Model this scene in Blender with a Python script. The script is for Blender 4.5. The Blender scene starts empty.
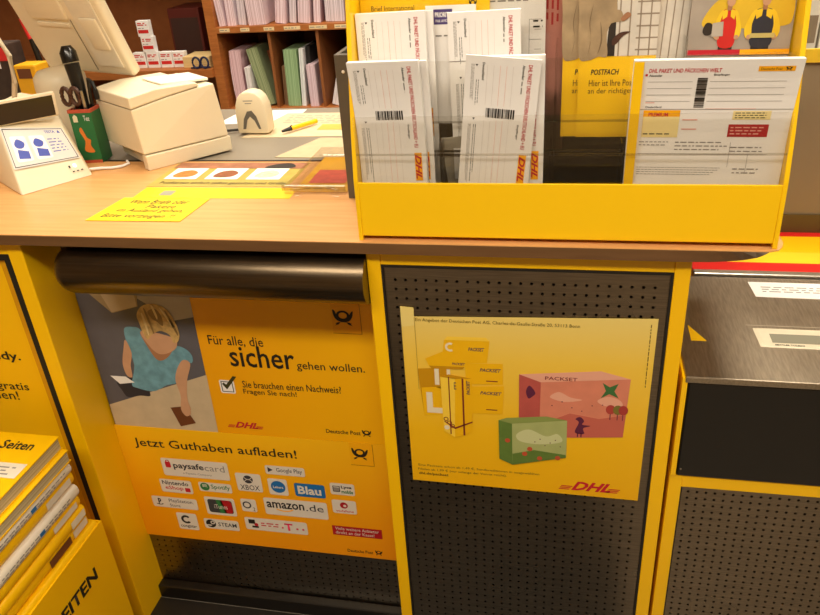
import bpy, bmesh, math, random
from mathutils import Matrix, Vector, Euler
random.seed(7)
SC = bpy.context.scene
COL = SC.collection
PI = math.pi

# ---------------------------------------------------------------- camera
cam_d = bpy.data.cameras.new('camera'); cam = bpy.data.objects.new('camera', cam_d); COL.objects.link(cam)
SC.camera = cam
cam_d.sensor_fit = 'HORIZONTAL'; cam_d.sensor_width = 36.0; cam_d.lens = 36.0 * 760 / 820
cam_d.clip_start = 0.02; cam_d.clip_end = 60
_yaw, _pit, _rol = math.radians(-13.153), math.radians(28.546), math.radians(-4.131)
_f = Vector((math.sin(_yaw) * math.cos(_pit), math.cos(_yaw) * math.cos(_pit), -math.sin(_pit)))
_r = _f.cross(Vector((0, 0, 1))).normalized(); _u = _r.cross(_f)
_r2 = _r * math.cos(_rol) + _u * math.sin(_rol); _u2 = -_r * math.sin(_rol) + _u * math.cos(_rol)
cam.matrix_world = Matrix(((_r2.x, _u2.x, -_f.x, .275), (_r2.y, _u2.y, -_f.y, -1.095), (_r2.z, _u2.z, -_f.z, 1.52), (0, 0, 0, 1)))

# ---------------------------------------------------------------- world, lamps, exposure
W = bpy.data.worlds.new('world'); SC.world = W; W.use_nodes = True
W.node_tree.nodes['Background'].inputs[0].default_value = (1, .82, .6, 1)
W.node_tree.nodes['Background'].inputs[1].default_value = .05
LAMPS = [  # x, y, size x, size y, watts : every one sits in a ceiling fixture built below
    (-.75, .75, .6, 1.2, 17), (.75, .85, .6, 1.2, 15), (-1.0, 1.75, 1.2, .3, 8),
    (1.45, -.75, .6, 1.2, 9), (-.1, -1.55, 2.4, .4, 36)]
for (x, y, sx, sy, w) in LAMPS:
    l = bpy.data.lights.new('ceiling_lamp_light', 'AREA'); l.shape = 'RECTANGLE'; l.size = sx; l.size_y = sy
    l.energy = w; l.color = (1, .89, .72)
    o = bpy.data.objects.new('ceiling_lamp_light', l); COL.objects.link(o); o.location = (x, y, 2.735)
VS = SC.view_settings
VS.view_transform = 'Standard'; VS.look = 'None'; VS.gamma = 1; VS.use_curve_mapping = False
VS.exposure = 0.68

# ---------------------------------------------------------------- materials
def lin(c):
    if isinstance(c, str):
        c = tuple(int(c[i:i + 2], 16) for i in (0, 2, 4))
    return tuple(((v / 255) / 12.92 if v / 255 <= .04045 else ((v / 255 + .055) / 1.055) ** 2.4) for v in c)
MATS = {}
def mat(name, col, rough=.6, metal=0, var=.06, scale=30, bump=0, spec=.5, coat=0, stretch=None):
    if name in MATS: return MATS[name]
    m = bpy.data.materials.new(name); m.use_nodes = True; MATS[name] = m
    nt = m.node_tree; b = nt.nodes['Principled BSDF']; c = lin(col)
    b.inputs['Roughness'].default_value = rough; b.inputs['Metallic'].default_value = metal
    b.inputs['Specular IOR Level'].default_value = spec; b.inputs['Coat Weight'].default_value = coat
    b.inputs['Coat Roughness'].default_value = .15
    b.inputs['Base Color'].default_value = (*c, 1)
    if var or bump:
        tc = nt.nodes.new('ShaderNodeTexCoord'); mp = nt.nodes.new('ShaderNodeMapping'); nz = nt.nodes.new('ShaderNodeTexNoise')
        if stretch: mp.inputs['Scale'].default_value = stretch
        nz.inputs['Scale'].default_value = scale; nz.inputs['Detail'].default_value = 4
        nt.links.new(tc.outputs['Object'], mp.inputs[0]); nt.links.new(mp.outputs[0], nz.inputs['Vector'])
        r = nt.nodes.new('ShaderNodeValToRGB'); r.color_ramp.elements[0].position = .3; r.color_ramp.elements[1].position = .7
        r.color_ramp.elements[0].color = (*[v * (1 - var) for v in c], 1); r.color_ramp.elements[1].color = (*[min(1, v * (1 + var)) for v in c], 1)
        nt.links.new(nz.outputs['Fac'], r.inputs[0]); nt.links.new(r.outputs[0], b.inputs['Base Color'])
        if bump:
            bp = nt.nodes.new('ShaderNodeBump'); bp.inputs['Strength'].default_value = bump; bp.inputs['Distance'].default_value = .002
            nt.links.new(nz.outputs['Fac'], bp.inputs['Height']); nt.links.new(bp.outputs[0], b.inputs['Normal'])
    return m
def emis(name, col, s):
    m = mat(name, col, .5, 0, 0); b = m.node_tree.nodes['Principled BSDF']
    b.inputs['Emission Color'].default_value = (*lin(col), 1); b.inputs['Emission Strength'].default_value = s
    return m
def clear(name, tint=(.975, .97, .955), rough=.05):
    m = bpy.data.materials.new(name); m.use_nodes = True; MATS[name] = m; nt = m.node_tree; nt.nodes.clear()
    o = nt.nodes.new('ShaderNodeOutputMaterial'); mx = nt.nodes.new('ShaderNodeMixShader'); t = nt.nodes.new('ShaderNodeBsdfTransparent')
    g = nt.nodes.new('ShaderNodeBsdfGlossy'); lw = nt.nodes.new('ShaderNodeLayerWeight'); lw.inputs[0].default_value = .25
    fr = nt.nodes.new('ShaderNodeMapRange'); fr.inputs['To Min'].default_value = .025; fr.inputs['To Max'].default_value = .5; nt.links.new(lw.outputs['Facing'], fr.inputs[0])
    t.inputs[0].default_value = (*tint, 1); g.inputs['Roughness'].default_value = rough
    nt.links.new(fr.outputs[0], mx.inputs[0]); nt.links.new(t.outputs[0], mx.inputs[1]); nt.links.new(g.outputs[0], mx.inputs[2]); nt.links.new(mx.outputs[0], o.inputs[0])
    return m
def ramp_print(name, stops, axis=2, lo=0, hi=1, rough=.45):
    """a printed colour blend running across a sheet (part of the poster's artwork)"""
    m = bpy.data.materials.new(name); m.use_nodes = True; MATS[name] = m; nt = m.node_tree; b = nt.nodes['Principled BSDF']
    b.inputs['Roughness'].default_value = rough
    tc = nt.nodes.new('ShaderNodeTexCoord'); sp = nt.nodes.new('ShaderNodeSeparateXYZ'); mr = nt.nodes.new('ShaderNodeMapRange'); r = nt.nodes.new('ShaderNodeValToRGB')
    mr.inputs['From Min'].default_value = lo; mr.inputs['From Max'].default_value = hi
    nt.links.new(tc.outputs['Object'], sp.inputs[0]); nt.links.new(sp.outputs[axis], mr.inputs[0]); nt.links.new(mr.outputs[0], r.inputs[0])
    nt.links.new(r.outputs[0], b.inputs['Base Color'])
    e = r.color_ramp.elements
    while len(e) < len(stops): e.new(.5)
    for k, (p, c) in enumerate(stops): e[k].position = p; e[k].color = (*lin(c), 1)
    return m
def wood(name, a, bcol, rough=.4, sc=(1.2, 14, 14), coat=0):
    m = bpy.data.materials.new(name); m.use_nodes = True; MATS[name] = m; nt = m.node_tree; b = nt.nodes['Principled BSDF']
    tc = nt.nodes.new('ShaderNodeTexCoord'); mp = nt.nodes.new('ShaderNodeMapping'); mp.inputs['Scale'].default_value = sc
    n1 = nt.nodes.new('ShaderNodeTexNoise'); n1.inputs['Scale'].default_value = 6; n1.inputs['Detail'].default_value = 7; n1.inputs['Distortion'].default_value = .4
    r = nt.nodes.new('ShaderNodeValToRGB'); r.color_ramp.elements[0].position = .3; r.color_ramp.elements[1].position = .72
    r.color_ramp.elements[0].color = (*lin(a), 1); r.color_ramp.elements[1].color = (*lin(bcol), 1)
    nt.links.new(tc.outputs['Object'], mp.inputs[0]); nt.links.new(mp.outputs[0], n1.inputs['Vector']); nt.links.new(n1.outputs['Fac'], r.inputs[0]); nt.links.new(r.outputs[0], b.inputs['Base Color'])
    b.inputs['Roughness'].default_value = rough; b.inputs['Coat Weight'].default_value = coat
    return m
def pages(name, c1, c2, axis=0, freq=260):
    """paper edges: fine stripes across the thickness of a stack"""
    m = bpy.data.materials.new(name); m.use_nodes = True; MATS[name] = m; nt = m.node_tree; b = nt.nodes['Principled BSDF']
    tc = nt.nodes.new('ShaderNodeTexCoord'); mp = nt.nodes.new('ShaderNodeMapping'); s = [.6, .6, .6]; s[axis] = freq; mp.inputs['Scale'].default_value = s
    n1 = nt.nodes.new('ShaderNodeTexNoise'); n1.inputs['Scale'].default_value = 1; n1.inputs['Detail'].default_value = 2
    r = nt.nodes.new('ShaderNodeValToRGB'); r.color_ramp.elements[0].position = .38; r.color_ramp.elements[1].position = .55
    r.color_ramp.elements[0].color = (*lin(c1), 1); r.color_ramp.elements[1].color = (*lin(c2), 1)
    nt.links.new(tc.outputs['Object'], mp.inputs[0]); nt.links.new(mp.outputs[0], n1.inputs['Vector']); nt.links.new(n1.outputs['Fac'], r.inputs[0]); nt.links.new(r.outputs[0], b.inputs['Base Color'])
    b.inputs['Roughness'].default_value = .85
    return m
def steel(name, col, rough, stretch=(2, 40, 40), scr=.12):
    m = bpy.data.materials.new(name); m.use_nodes = True; MATS[name] = m; nt = m.node_tree; b = nt.nodes['Principled BSDF']
    b.inputs['Metallic'].default_value = 1; c = lin(col)
    tc = nt.nodes.new('ShaderNodeTexCoord'); mp = nt.nodes.new('ShaderNodeMapping'); mp.inputs['Scale'].default_value = stretch
    n1 = nt.nodes.new('ShaderNodeTexNoise'); n1.inputs['Scale'].default_value = 9; n1.inputs['Detail'].default_value = 5
    n2 = nt.nodes.new('ShaderNodeTexNoise'); n2.inputs['Scale'].default_value = 5; n2.inputs['Detail'].default_value = 3
    nt.links.new(tc.outputs['Object'], mp.inputs[0]); nt.links.new(mp.outputs[0], n1.inputs['Vector']); nt.links.new(tc.outputs['Object'], n2.inputs['Vector'])
    r = nt.nodes.new('ShaderNodeValToRGB'); r.color_ramp.elements[0].color = (*[v * .82 for v in c], 1); r.color_ramp.elements[1].color = (*[min(1, v * 1.15) for v in c], 1)
    r.color_ramp.elements[0].position = .3; r.color_ramp.elements[1].position = .7
    nt.links.new(n1.outputs['Fac'], r.inputs[0]); nt.links.new(r.outputs[0], b.inputs['Base Color'])
    mr = nt.nodes.new('ShaderNodeMapRange'); mr.inputs['To Min'].default_value = rough - scr; mr.inputs['To Max'].default_value = rough + scr
    nt.links.new(n2.outputs['Fac'], mr.inputs[0]); nt.links.new(mr.outputs[0], b.inputs['Roughness'])
    return m

YEL = mat('yellow_lacquer', 'ffc600', .38, var=.03, scale=4)
YEL_P = mat('yellow_plastic', 'ffcc00', .42, var=.02, scale=3, coat=.1)
BLACK = mat('black_plastic', '14120f', .35, var=.1)
GASKET = mat('black_rubber', '1a1510', .6)
STEEL = steel('perforated_steel', '8c8070', .30)
STEEL_TOP = steel('steel_top', 'b3a795', .40, (30, 3, 30), .1)
RAILM = steel('rail_bronze', '6a5c4a', .30, (1, 30, 30), .04)
WOOD = wood('beech_laminate', 'd39a5c', 'e1ac6e', .42, (1.0, 16, 16), .15)
WOOD_E = wood('counter_edge_wood', '6a4a2c', '785634', .45)
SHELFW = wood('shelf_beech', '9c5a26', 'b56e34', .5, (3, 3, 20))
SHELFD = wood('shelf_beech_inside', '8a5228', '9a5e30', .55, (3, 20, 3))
WHITE = mat('white_paper', 'f2efec', .8, var=.02)
CREAM = mat('cream_plastic', 'e6d8ba', .42, var=.02, scale=8)
CREAM_D = mat('cream_plastic_seam', '8f8166', .6)
INK = mat('black_ink', '1c1712', .6, var=0)
GREYINK = mat('grey_ink', '8d8884', .7, var=0)
REDINK = mat('red_ink', 'c4122a', .6, var=0)
LREDINK = mat('pale_red_ink', 'e8a89c', .7, var=0)
ORANGE = mat('orange_ink', 'ffb300', .5, var=0)
PYEL = mat('print_yellow', 'ffcc00', .5, var=0)
CLEAR = clear('clear_acrylic')
DKGREY = mat('dark_grey_board', '5a5348', .55)

# ---------------------------------------------------------------- mesh helpers
TM = {}
def thing(name, label, cat, loc=(0, 0, 0), rot=(0, 0, 0), group=None, kind=None):
    o = bpy.data.objects.new(name, None); COL.objects.link(o); o.empty_display_size = .05
    o.location = loc; o.rotation_euler = rot
    TM[o] = (Matrix.Translation(loc) @ Euler(rot).to_matrix().to_4x4())
    if label: o['label'] = label
    if cat: o['category'] = cat
    if group: o['group'] = group
    if kind: o['kind'] = kind
    return o
def tag(o, label, cat, group=None):
    o['label'] = label; o['category'] = cat
    if group: o['group'] = group
    return o
def link(name, me, m, parent=None):
    o = bpy.data.objects.new(name, me); COL.objects.link(o)
    if m:
        me.materials.clear(); me.materials.append(m)
    if parent: o.parent = parent
    return o
class MB:
    def __init__(s): s.v = []; s.f = []
    def add(s, v, f):
        n = len(s.v); s.v += [tuple(p) for p in v]; s.f += [tuple(i + n for i in q) for q in f]; return s
    def box(s, x0, x1, y0, y1, z0, z1, bev=0, seg=2):
        if not bev:
            return s.add([(x, y, z) for x in (x0, x1) for y in (y0, y1) for z in (z0, z1)],
                         [(0, 1, 3, 2), (4, 6, 7, 5), (0, 4, 5, 1), (2, 3, 7, 6), (0, 2, 6, 4), (1, 5, 7, 3)])
        bm = bmesh.new(); bmesh.ops.create_cube(bm, size=1)
        for v in bm.verts: v.co = Vector(((x0 + x1) / 2 + v.co.x * (x1 - x0), (y0 + y1) / 2 + v.co.y * (y1 - y0), (z0 + z1) / 2 + v.co.z * (z1 - z0)))
        bmesh.ops.bevel(bm, geom=bm.edges[:], offset=bev, segments=seg, affect='EDGES', profile=.5)
        return s._bm(bm)
    def _bm(s, bm):
        bm.verts.index_update(); v = [tuple(p.co) for p in bm.verts]; f = [tuple(p.index for p in q.verts) for q in bm.faces]; bm.free(); return s.add(v, f)
    def hexa(s, pts, bev=0, seg=2):
        """8 corners: bottom ring (4) then top ring (4)"""
        f = [(3, 2, 1, 0), (4, 5, 6, 7), (0, 1, 5, 4), (1, 2, 6, 5), (2, 3, 7, 6), (3, 0, 4, 7)]
        if not bev: return s.add(pts, f)
        bm = bmesh.new(); vs = [bm.verts.new(p) for p in pts]
        for q in f: bm.faces.new([vs[i] for i in q])
        bmesh.ops.recalc_face_normals(bm, faces=bm.faces[:])
        bmesh.ops.bevel(bm, geom=bm.edges[:], offset=bev, segments=seg, affect='EDGES', profile=.5)
        return s._bm(bm)
    def prism(s, poly, a, b, axis='x', bev=0):
        """poly: 2-D points; extruded from a to b along the axis"""
        def P(p, t): return {'x': (t, p[0], p[1]), 'y': (p[0], t, p[1]), 'z': (p[0], p[1], t)}[axis]
        n = len(poly); v = [P(p, a) for p in poly] + [P(p, b) for p in poly]
        f = [tuple(range(n))[::-1], tuple(range(n, 2 * n))] + [(i, (i + 1) % n, n + (i + 1) % n, n + i) for i in range(n)]
        bm = bmesh.new(); vs = [bm.verts.new(p) for p in v]
        for q in f: bm.faces.new([vs[i] for i in q])
        bmesh.ops.recalc_face_normals(bm, faces=bm.faces[:])
        if bev: bmesh.ops.bevel(bm, geom=bm.edges[:], offset=bev, segments=2, affect='EDGES', profile=.5)
        return s._bm(bm)
    def tube(s, pts, r, n=10, closed=False):
        pts = [Vector(p) for p in pts]; N = len(pts); rings = []
        up = Vector((0, 0, 1))
        for i, p in enumerate(pts):
            a = pts[(i - 1) % N] if (i or closed) else p; b = pts[(i + 1) % N] if (i < N - 1 or closed) else p
            d = (b - a).normalized(); x = d.cross(up)
            if x.length < 1e-3: x = d.cross(Vector((0, 1, 0)))
            x.normalize(); y = x.cross(d); rr = r[i] if isinstance(r, (list, tuple)) else r
            rings.append([p + (x * math.cos(2 * PI * k / n) + y * math.sin(2 * PI * k / n)) * rr for k in range(n)])
        v = [q for g in rings for q in g]; f = []
        for i in range(N if closed else N - 1):
            j = (i + 1) % N
            for k in range(n): f.append((i * n + k, i * n + (k + 1) % n, j * n + (k + 1) % n, j * n + k))
        if not closed: f += [tuple(range(n))[::-1], tuple(range((N - 1) * n, N * n))]
        return s.add(v, f)
    def lathe(s, prof, c=(0, 0, 0), n=24):
        v = []; f = []
        for (r, z) in prof:
            for k in range(n): v.append((c[0] + r * math.cos(2 * PI * k / n), c[1] + r * math.sin(2 * PI * k / n), c[2] + z))
        for i in range(len(prof) - 1):
            for k in range(n): f.append((i * n + k, i * n + (k + 1) % n, (i + 1) * n + (k + 1) % n, (i + 1) * n + k))
        f += [tuple(range(n))[::-1], tuple(range((len(prof) - 1) * n, len(prof) * n))]
        return s.add(v, f)
    def build(s, name, m, parent=None, world=True, smooth=False, kind=None):
        v = s.v
        if parent is not None and world and parent in TM:
            I = TM[parent].inverted(); v = [tuple(I @ Vector(p)) for p in v]
        me = bpy.data.meshes.new(name); me.from_pydata(v, [], s.f); me.update()
        bm = bmesh.new(); bm.from_mesh(me); bmesh.ops.recalc_face_normals(bm, faces=bm.faces[:]); bm.to_mesh(me); bm.free()
        if smooth:
            me.polygons.foreach_set('use_smooth', [True] * len(me.polygons))
            try: me.set_sharp_from_angle(angle=math.radians(40))
            except Exception: pass
        o = link(name, me, m, parent)
        if kind: o['kind'] = kind
        if parent in TM and parent is not None: TM[o] = TM[parent]
        return o
def single(name, mb, m, label, cat, loc=(0, 0, 0), group=None, smooth=False, rot=(0, 0, 0)):
    """a thing that is one mesh; geometry given in world coordinates, origin moved to loc"""
    if loc != (0, 0, 0): mb.v = [tuple(Vector(p) - Vector(loc)) for p in mb.v]
    o = mb.build(name, m, None, False, smooth); o.location = loc; o.rotation_euler = rot
    return tag(o, label, cat, group)

# ---- flat print: everything below is ink laid on a sheet. A "Face" maps (a, b, lift) on the sheet to the parent's space.
class Face:
    def __init__(s, parent, fn, base=.0004): s.p = parent; s.fn = fn; s.base = base
    def mesh(s, name, pts, faces, m, lift=1, parent=None):
        me = bpy.data.meshes.new(name); me.from_pydata([s.fn(a, b, s.base + lift * .00025) for a, b in pts], [], faces); me.update()
        return link(name, me, m, parent or s.p)
    def rect(s, name, x0, y0, x1, y1, m, lift=1, parent=None):
        return s.mesh(name, [(x0, y0), (x1, y0), (x1, y1), (x0, y1)], [(0, 1, 2, 3)], m, lift, parent)
    def poly(s, name, pts, m, lift=1, parent=None):
        return s.mesh(name, pts, [tuple(range(len(pts)))], m, lift, parent)
    def blob(s, name, pts, m, lift=1, parent=None, k=5):
        out = []; n = len(pts)
        for i in range(n):
            p0, p1, p2, p3 = [pts[(i + j - 1) % n] for j in range(4)]
            for t in range(k):
                t = t / k
                out.append(tuple(.5 * (2 * p1[d] + (p2[d] - p0[d]) * t + (2 * p0[d] - 5 * p1[d] + 4 * p2[d] - p3[d]) * t * t + (3 * p1[d] - p0[d] - 3 * p2[d] + p3[d]) * t ** 3) for d in (0, 1)))
        return s.poly(name, out, m, lift, parent)
    def rrect(s, name, x0, y0, x1, y1, r, m, lift=1, parent=None):
        pts = []
        for cx, cy, a0 in ((x1 - r, y1 - r, 0), (x0 + r, y1 - r, 90), (x0 + r, y0 + r, 180), (x1 - r, y0 + r, 270)):
            for k in range(5):
                a = math.radians(a0 + k * 22.5); pts.append((cx + r * math.cos(a), cy + r * math.sin(a)))
        return s.poly(name, pts, m, lift, parent)
    def disc(s, name, cx, cy, r, m, lift=1, parent=None, n=20, ry=None):
        return s.poly(name, [(cx + r * math.cos(2 * PI * k / n), cy + (ry or r) * math.sin(2 * PI * k / n)) for k in range(n)], m, lift, parent)
    def ring(s, name, cx, cy, r0, r1, m, lift=1, parent=None, n=24, a0=0, a1=360, sy=1):
        pts = []; f = []; full = abs(a1 - a0) >= 360
        for k in range(n + 1):
            a = math.radians(a0 + (a1 - a0) * k / n)
            pts += [(cx + r0 * math.cos(a), cy + sy * r0 * math.sin(a)), (cx + r1 * math.cos(a), cy + sy * r1 * math.sin(a))]
        for k in range(n): f.append((2 * k, 2 * k + 1, 2 * k + 3, 2 * k + 2))
        return s.mesh(name, pts, f, m, lift, parent)
    def text(s, t, x0, y0, x1, y1, m, lift=1, parent=None, bold=0, shear=0, down=False, up=False, name='lettering'):
        """fills the box x0..x1, y0..y1 with the words; down = reads from top to bottom"""
        cu = bpy.data.curves.new('t', 'FONT'); cu.body = t; cu.resolution_u = 2; cu.offset = bold; cu.shear = shear; cu.fill_mode = 'FRONT'
        o = bpy.data.objects.new('t', cu); COL.objects.link(o)
        me = bpy.data.meshes.new_from_object(o.evaluated_get(bpy.context.evaluated_depsgraph_get()))
        bpy.data.objects.remove(o); bpy.data.curves.remove(cu)
        xs = [v.co.x for v in me.vertices]; ys = [v.co.y for v in me.vertices]
        a0, a1, b0, b1 = min(xs), max(xs), min(ys), max(ys)
        for v in me.vertices:
            a = (v.co.x - a0) / max(1e-6, a1 - a0); b = (v.co.y - b0) / max(1e-6, b1 - b0)
            if down: a, b = b, 1 - a
            if up: a, b = 1 - b, a
            v.co = s.fn(x0 + a * (x1 - x0), y0 + b * (y1 - y0), s.base + lift * .00025)
        me.name = name; me.update()
        return link(name, me, m, parent or s.p)
    def bars(s, rects, m, lift=1, parent=None, name='small_print'):
        pts = []; f = []
        for (x0, y0, x1, y1) in rects:
            n = len(pts); pts += [(x0, y0), (x1, y0), (x1, y1), (x0, y1)]; f.append((n, n + 1, n + 2, n + 3))
        o = s.mesh(name, pts, f, m, lift, parent)
        if len(rects) > 1: o['kind'] = 'stuff'
        return o
    def lines(s, x0, y0, x1, y1, n, m, h=.5, lift=1, parent=None, down=False, ragged=.25, word=5.0):
        """rows of word-long dashes: print too small to read"""
        out = []
        L = (y1 - y0) if down else (x1 - x0); T = (x1 - x0) if down else (y1 - y0); step = T / n
        for i in range(n):
            e = L * (1 - (random.random() * ragged if i == n - 1 or ragged > .2 else 0)); p = 0
            while p < e:
                w = step * h * word * (.4 + random.random()); q = min(p + w, e)
                t0 = step * (i + .5 - h / 2); t1 = t0 + step * h
                out.append((x1 - t1, y1 - q, x1 - t0, y1 - p) if down else (x0 + p, y1 - t1, x0 + q, y1 - t0))
                p = q + step * h * 1.6
        return s.bars(out, m, lift, parent)
    def horn(s, x0, y0, x1, y1, m, bg, lift=1, parent=None):
        w, h = x1 - x0, y1 - y0; P = lambda a, b: (x0 + a * w, y0 + b * h)
        g = s.blob('horn_emblem', [P(.02, .98), (P(.12, .95)), P(.22, .62), P(.30, .45), P(.5, .38), P(.70, .45), P(.80, .66), P(.86, .80), P(.98, .95), P(.99, .80), P(.93, .55), P(.80, .34), P(.62, .26), P(.38, .26), P(.18, .38), P(.06, .62)], m, lift, parent)
        s.ring('horn_coil', x0 + .5 * w, y0 + .66 * h, .20 * w, .32 * w, m, lift + 1, parent, sy=h / w * .96)
        for d in (-1, 1):
            q = lambda a, b: P(.5 + d * a, b)
            s.poly('horn_tassel', [q(.06, .26), q(.16, .22), q(.22, .12), q(.42, .02), q(.34, .14), q(.40, .16), q(.26, .24)], m, lift + 1, parent)
        return g
    def dhl(s, x0, y0, x1, y1, m, lift=1, parent=None, stripes=True, down=False):
        W_, H_ = x1 - x0, y1 - y0
        if down:
            return s.text('DHL', x0 + .08 * W_, y0 + .06 * H_, x1 - .08 * W_, y1 - .06 * H_, m, lift, parent, bold=.03, shear=.35, down=True)
        s.text('DHL', x0 + .2 * W_, y0, x0 + .83 * W_, y1, m, lift, parent, bold=.035, shear=.45)
        b = []
        for k in range(3):
            y = y0 + H_ * (.02 + .17 * k); b += [(x0 + .02 * k * W_, y, x0 + (.17 + .025 * k) * W_, y + .09 * H_), (x0 + (.76 + .02 * k) * W_, y, x1 - (.06 - .02 * k) * W_, y + .09 * H_)]
        return s.bars(b, m, lift, parent, 'logo_stripe')
def wall_poster(name, label, loc, y):
    """an upright sheet facing -Y; its Face takes world X and Z in millimetres"""
    t = thing(name, label, 'poster', (loc[0], y, loc[1]))
    ox, oz = loc
    return t, Face(t, lambda a, b, l: (a / 1000 - ox, -l, b / 1000 - oz), base=.0008)

# ================================================================ THE ROOM
def struct(name, mb, m, smooth=False):
    o = mb.build(name, m, None, False, smooth); o['kind'] = 'structure'; return o
FLOORM = mat('floor_vinyl', '8a8072', .4, var=.15, scale=12)
WALLM = mat('wall_paint', 'b59c78', .85, var=.05, scale=3)
DWALL = mat('dark_back_wall', '6a4c34', .8, var=.1, scale=3)
fl_ = struct('floor', MB().box(-3.5, 3.5, -3.5, 2.7, -.1, 0), FLOORM)
MB().box(-2.2, .44, -1.5, .074, 0, .002).build('added_dark_floor', mat('dark_reflection_tone', '1c1813', .5, var=.1, scale=15), fl_, False)  # dark area added to the floor so the steel panels reflect darker
struct('ceiling', MB().box(-3.5, 3.5, -3.5, 2.7, 2.8, 2.9), mat('ceiling_paint', 'd8cdb8', .9))
struct('wall_back', MB().box(-3.5, 3.5, 2.6, 2.7, 0, 2.8), DWALL)
struct('wall_left', MB().box(-3.6, -3.5, -3.5, 2.7, 0, 2.8), WALLM)
struct('wall_right', MB().box(3.5, 3.6, -3.5, 2.7, 0, 2.8), WALLM)
struct('wall_front', MB().box(-3.5, 3.5, -3.6, -3.5, 0, 2.8), WALLM)
LAMPW = ['over the screen', 'over the leaflet display', 'over the pigeonholes', 'over the parcel scale', 'over the waiting area']
for k, (x, y, sx, sy, w) in enumerate(LAMPS):
    t = thing('ceiling_light', 'flat white ceiling light ' + LAMPW[k], 'light', (x, y, 2.74), group='ceiling lights')
    mb = MB()
    for (a0, a1, b0, b1) in ((-sx / 2 - .03, -sx / 2, -sy / 2 - .03, sy / 2 + .03), (sx / 2, sx / 2 + .03, -sy / 2 - .03, sy / 2 + .03), (-sx / 2, sx / 2, -sy / 2 - .03, -sy / 2), (-sx / 2, sx / 2, sy / 2, sy / 2 + .03)):
        mb.box(x + a0, x + a1, y + b0, y + b1, 2.73, 2.8)
    mb.build('frame', mat('lamp_frame', 'dcd8d0', .5), t)
    MB().box(x - sx / 2, x + sx / 2, y - sy / 2, y + sy / 2, 2.74, 2.79).build('diffuser', emis('lamp_diffuser', 'fff0d8', 2.5), t)

# ================================================================ COUNTER
CT = 1.035
# worktop: straight front edge, right end rounded back
topo = [(-1.6, -.02), (.47, -.02)] + [(.47 + .09 * k / 5, -.02) for k in range(1, 6)] + [(.574, -.014), (.581, -.002), (.585, .012), (.585, .39), (-1.6, .39)]
boto = [(-1.6, -.018), (.45, -.018), (.48, -.0165), (.505, -.013), (.53, -.007), (.55, .002), (.562, .012), (.568, .022), (.572, .034), (.575, .05), (.578, .39), (-1.6, .39)]
t = thing('service_counter', 'beech laminate counter top running across behind the posters', 'counter', (-.5, .18, CT - .021))
MB().prism(topo, CT - .0015, CT, 'z').build('laminate', WOOD, t)
n = len(topo)
mb = MB(); mb.add([(x, y, CT - .0016) for x, y in topo] + [(x, y, CT - .021) for x, y in boto], [tuple(range(n)), tuple(range(2 * n - 1, n - 1, -1))] + [(i, (i + 1) % n, n + (i + 1) % n, n + i) for i in range(n)])
mb.build('edge_band', WOOD_E, t)
t = thing('inner_desk', 'grey desk surface on the staff side behind the counter top', 'desk', (-.6, .65, 0))
MB().box(-1.6, .49, .398, .86, CT - .028, CT - .004, .003).build('desktop', mat('desk_grey', '8a8172', .45, var=.05, scale=10), t)
MB().box(-1.6, .49, .3905, .3975, CT - .03, CT + .001).build('edge_trim', GASKET, t)
for x in (-1.5, -.3, .44): MB().box(x - .03, x + .03, .6, .8, 0, CT - .028).build('leg', DKGREY, t)

def perforated(name, x0, x1, z0, z1, y, hx0, hx1, nx, hz1, pz, r, m, parent):
    """steel sheet facing -Y with real round holes"""
    mb = MB(); px = (hx1 - hx0) / (nx - 1); nz = int((hz1 - z0 - .02) / pz) + 1; hz0 = hz1 - (nz - 1) * pz; d = .004
    gx0, gx1, gz0, gz1 = hx0 - px / 2, hx1 + px / 2, hz0 - pz / 2, hz1 + pz / 2
    for (a0, a1, b0, b1) in ((x0, gx0, z0, z1), (gx1, x1, z0, z1), (gx0, gx1, z0, gz0), (gx0, gx1, gz1, z1)):
        mb.add([(a0, y, b0), (a1, y, b0), (a1, y, b1), (a0, y, b1)], [(0, 1, 2, 3)])
    ang = [math.radians(-135 + 45 * k) for k in range(8)]
    for i in range(nx):
        for j in range(nz):
            cx, cz = hx0 + i * px, hz0 + j * pz; v = []
            for a in ang:
                c, s_ = math.cos(a), math.sin(a); k = max(abs(c), abs(s_))
                v.append((cx + c / k * px / 2, y, cz + s_ / k * pz / 2))
            v += [(cx + r * math.cos(a), y, cz + r * math.sin(a)) for a in ang]
            v += [(cx + r * math.cos(a), y + d, cz + r * math.sin(a)) for a in ang]
            f = []
            for k in range(8):
                n = (k + 1) % 8; f += [(k, n, 8 + n, 8 + k), (8 + k, 8 + n, 16 + n, 16 + k)]
            mb.add(v, f)
    v = mb.v
    I = TM[parent].inverted(); me = bpy.data.meshes.new(name); me.from_pydata([tuple(I @ Vector(p)) for p in v], [], mb.f); me.update()
    return link(name, me, m, parent)

# --- centre unit
t = thing('counter_unit', 'counter front with perforated steel panel between yellow posts, parcel box poster on it', 'counter unit', (.205, .05, 0))
zt = CT - .0215
for x0, x1 in ((-.049, -.0255), (.4365, .4605)): MB().box(x0, x1, 0, .39, 0, zt, .0015).build('post', YEL, t)
MB().box(-.0255, .4365, .002, .05, .986, zt, .001).build('crossbar', YEL, t)
for x0, x1 in ((-.0255, -.0225), (.4325, .4365)): MB().box(x0, x1, .001, .03, .02, .986).build('gasket', GASKET, t)
MB().box(-.0225, .4325, .001, .03, .9815, .986).build('gasket', GASKET, t)
perforated('perforated_panel', -.0225, .4325, .02, .9815, .006, -.004, .411, 25, .957, .0175, .0027, STEEL, t)
MB().box(-.0225, .4325, .03, .05, .02, .98).build('backing', BLACK, t)
MB().box(-.0255, .4365, .02, .05, 0, .02).build('plinth', GASKET, t)
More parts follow.
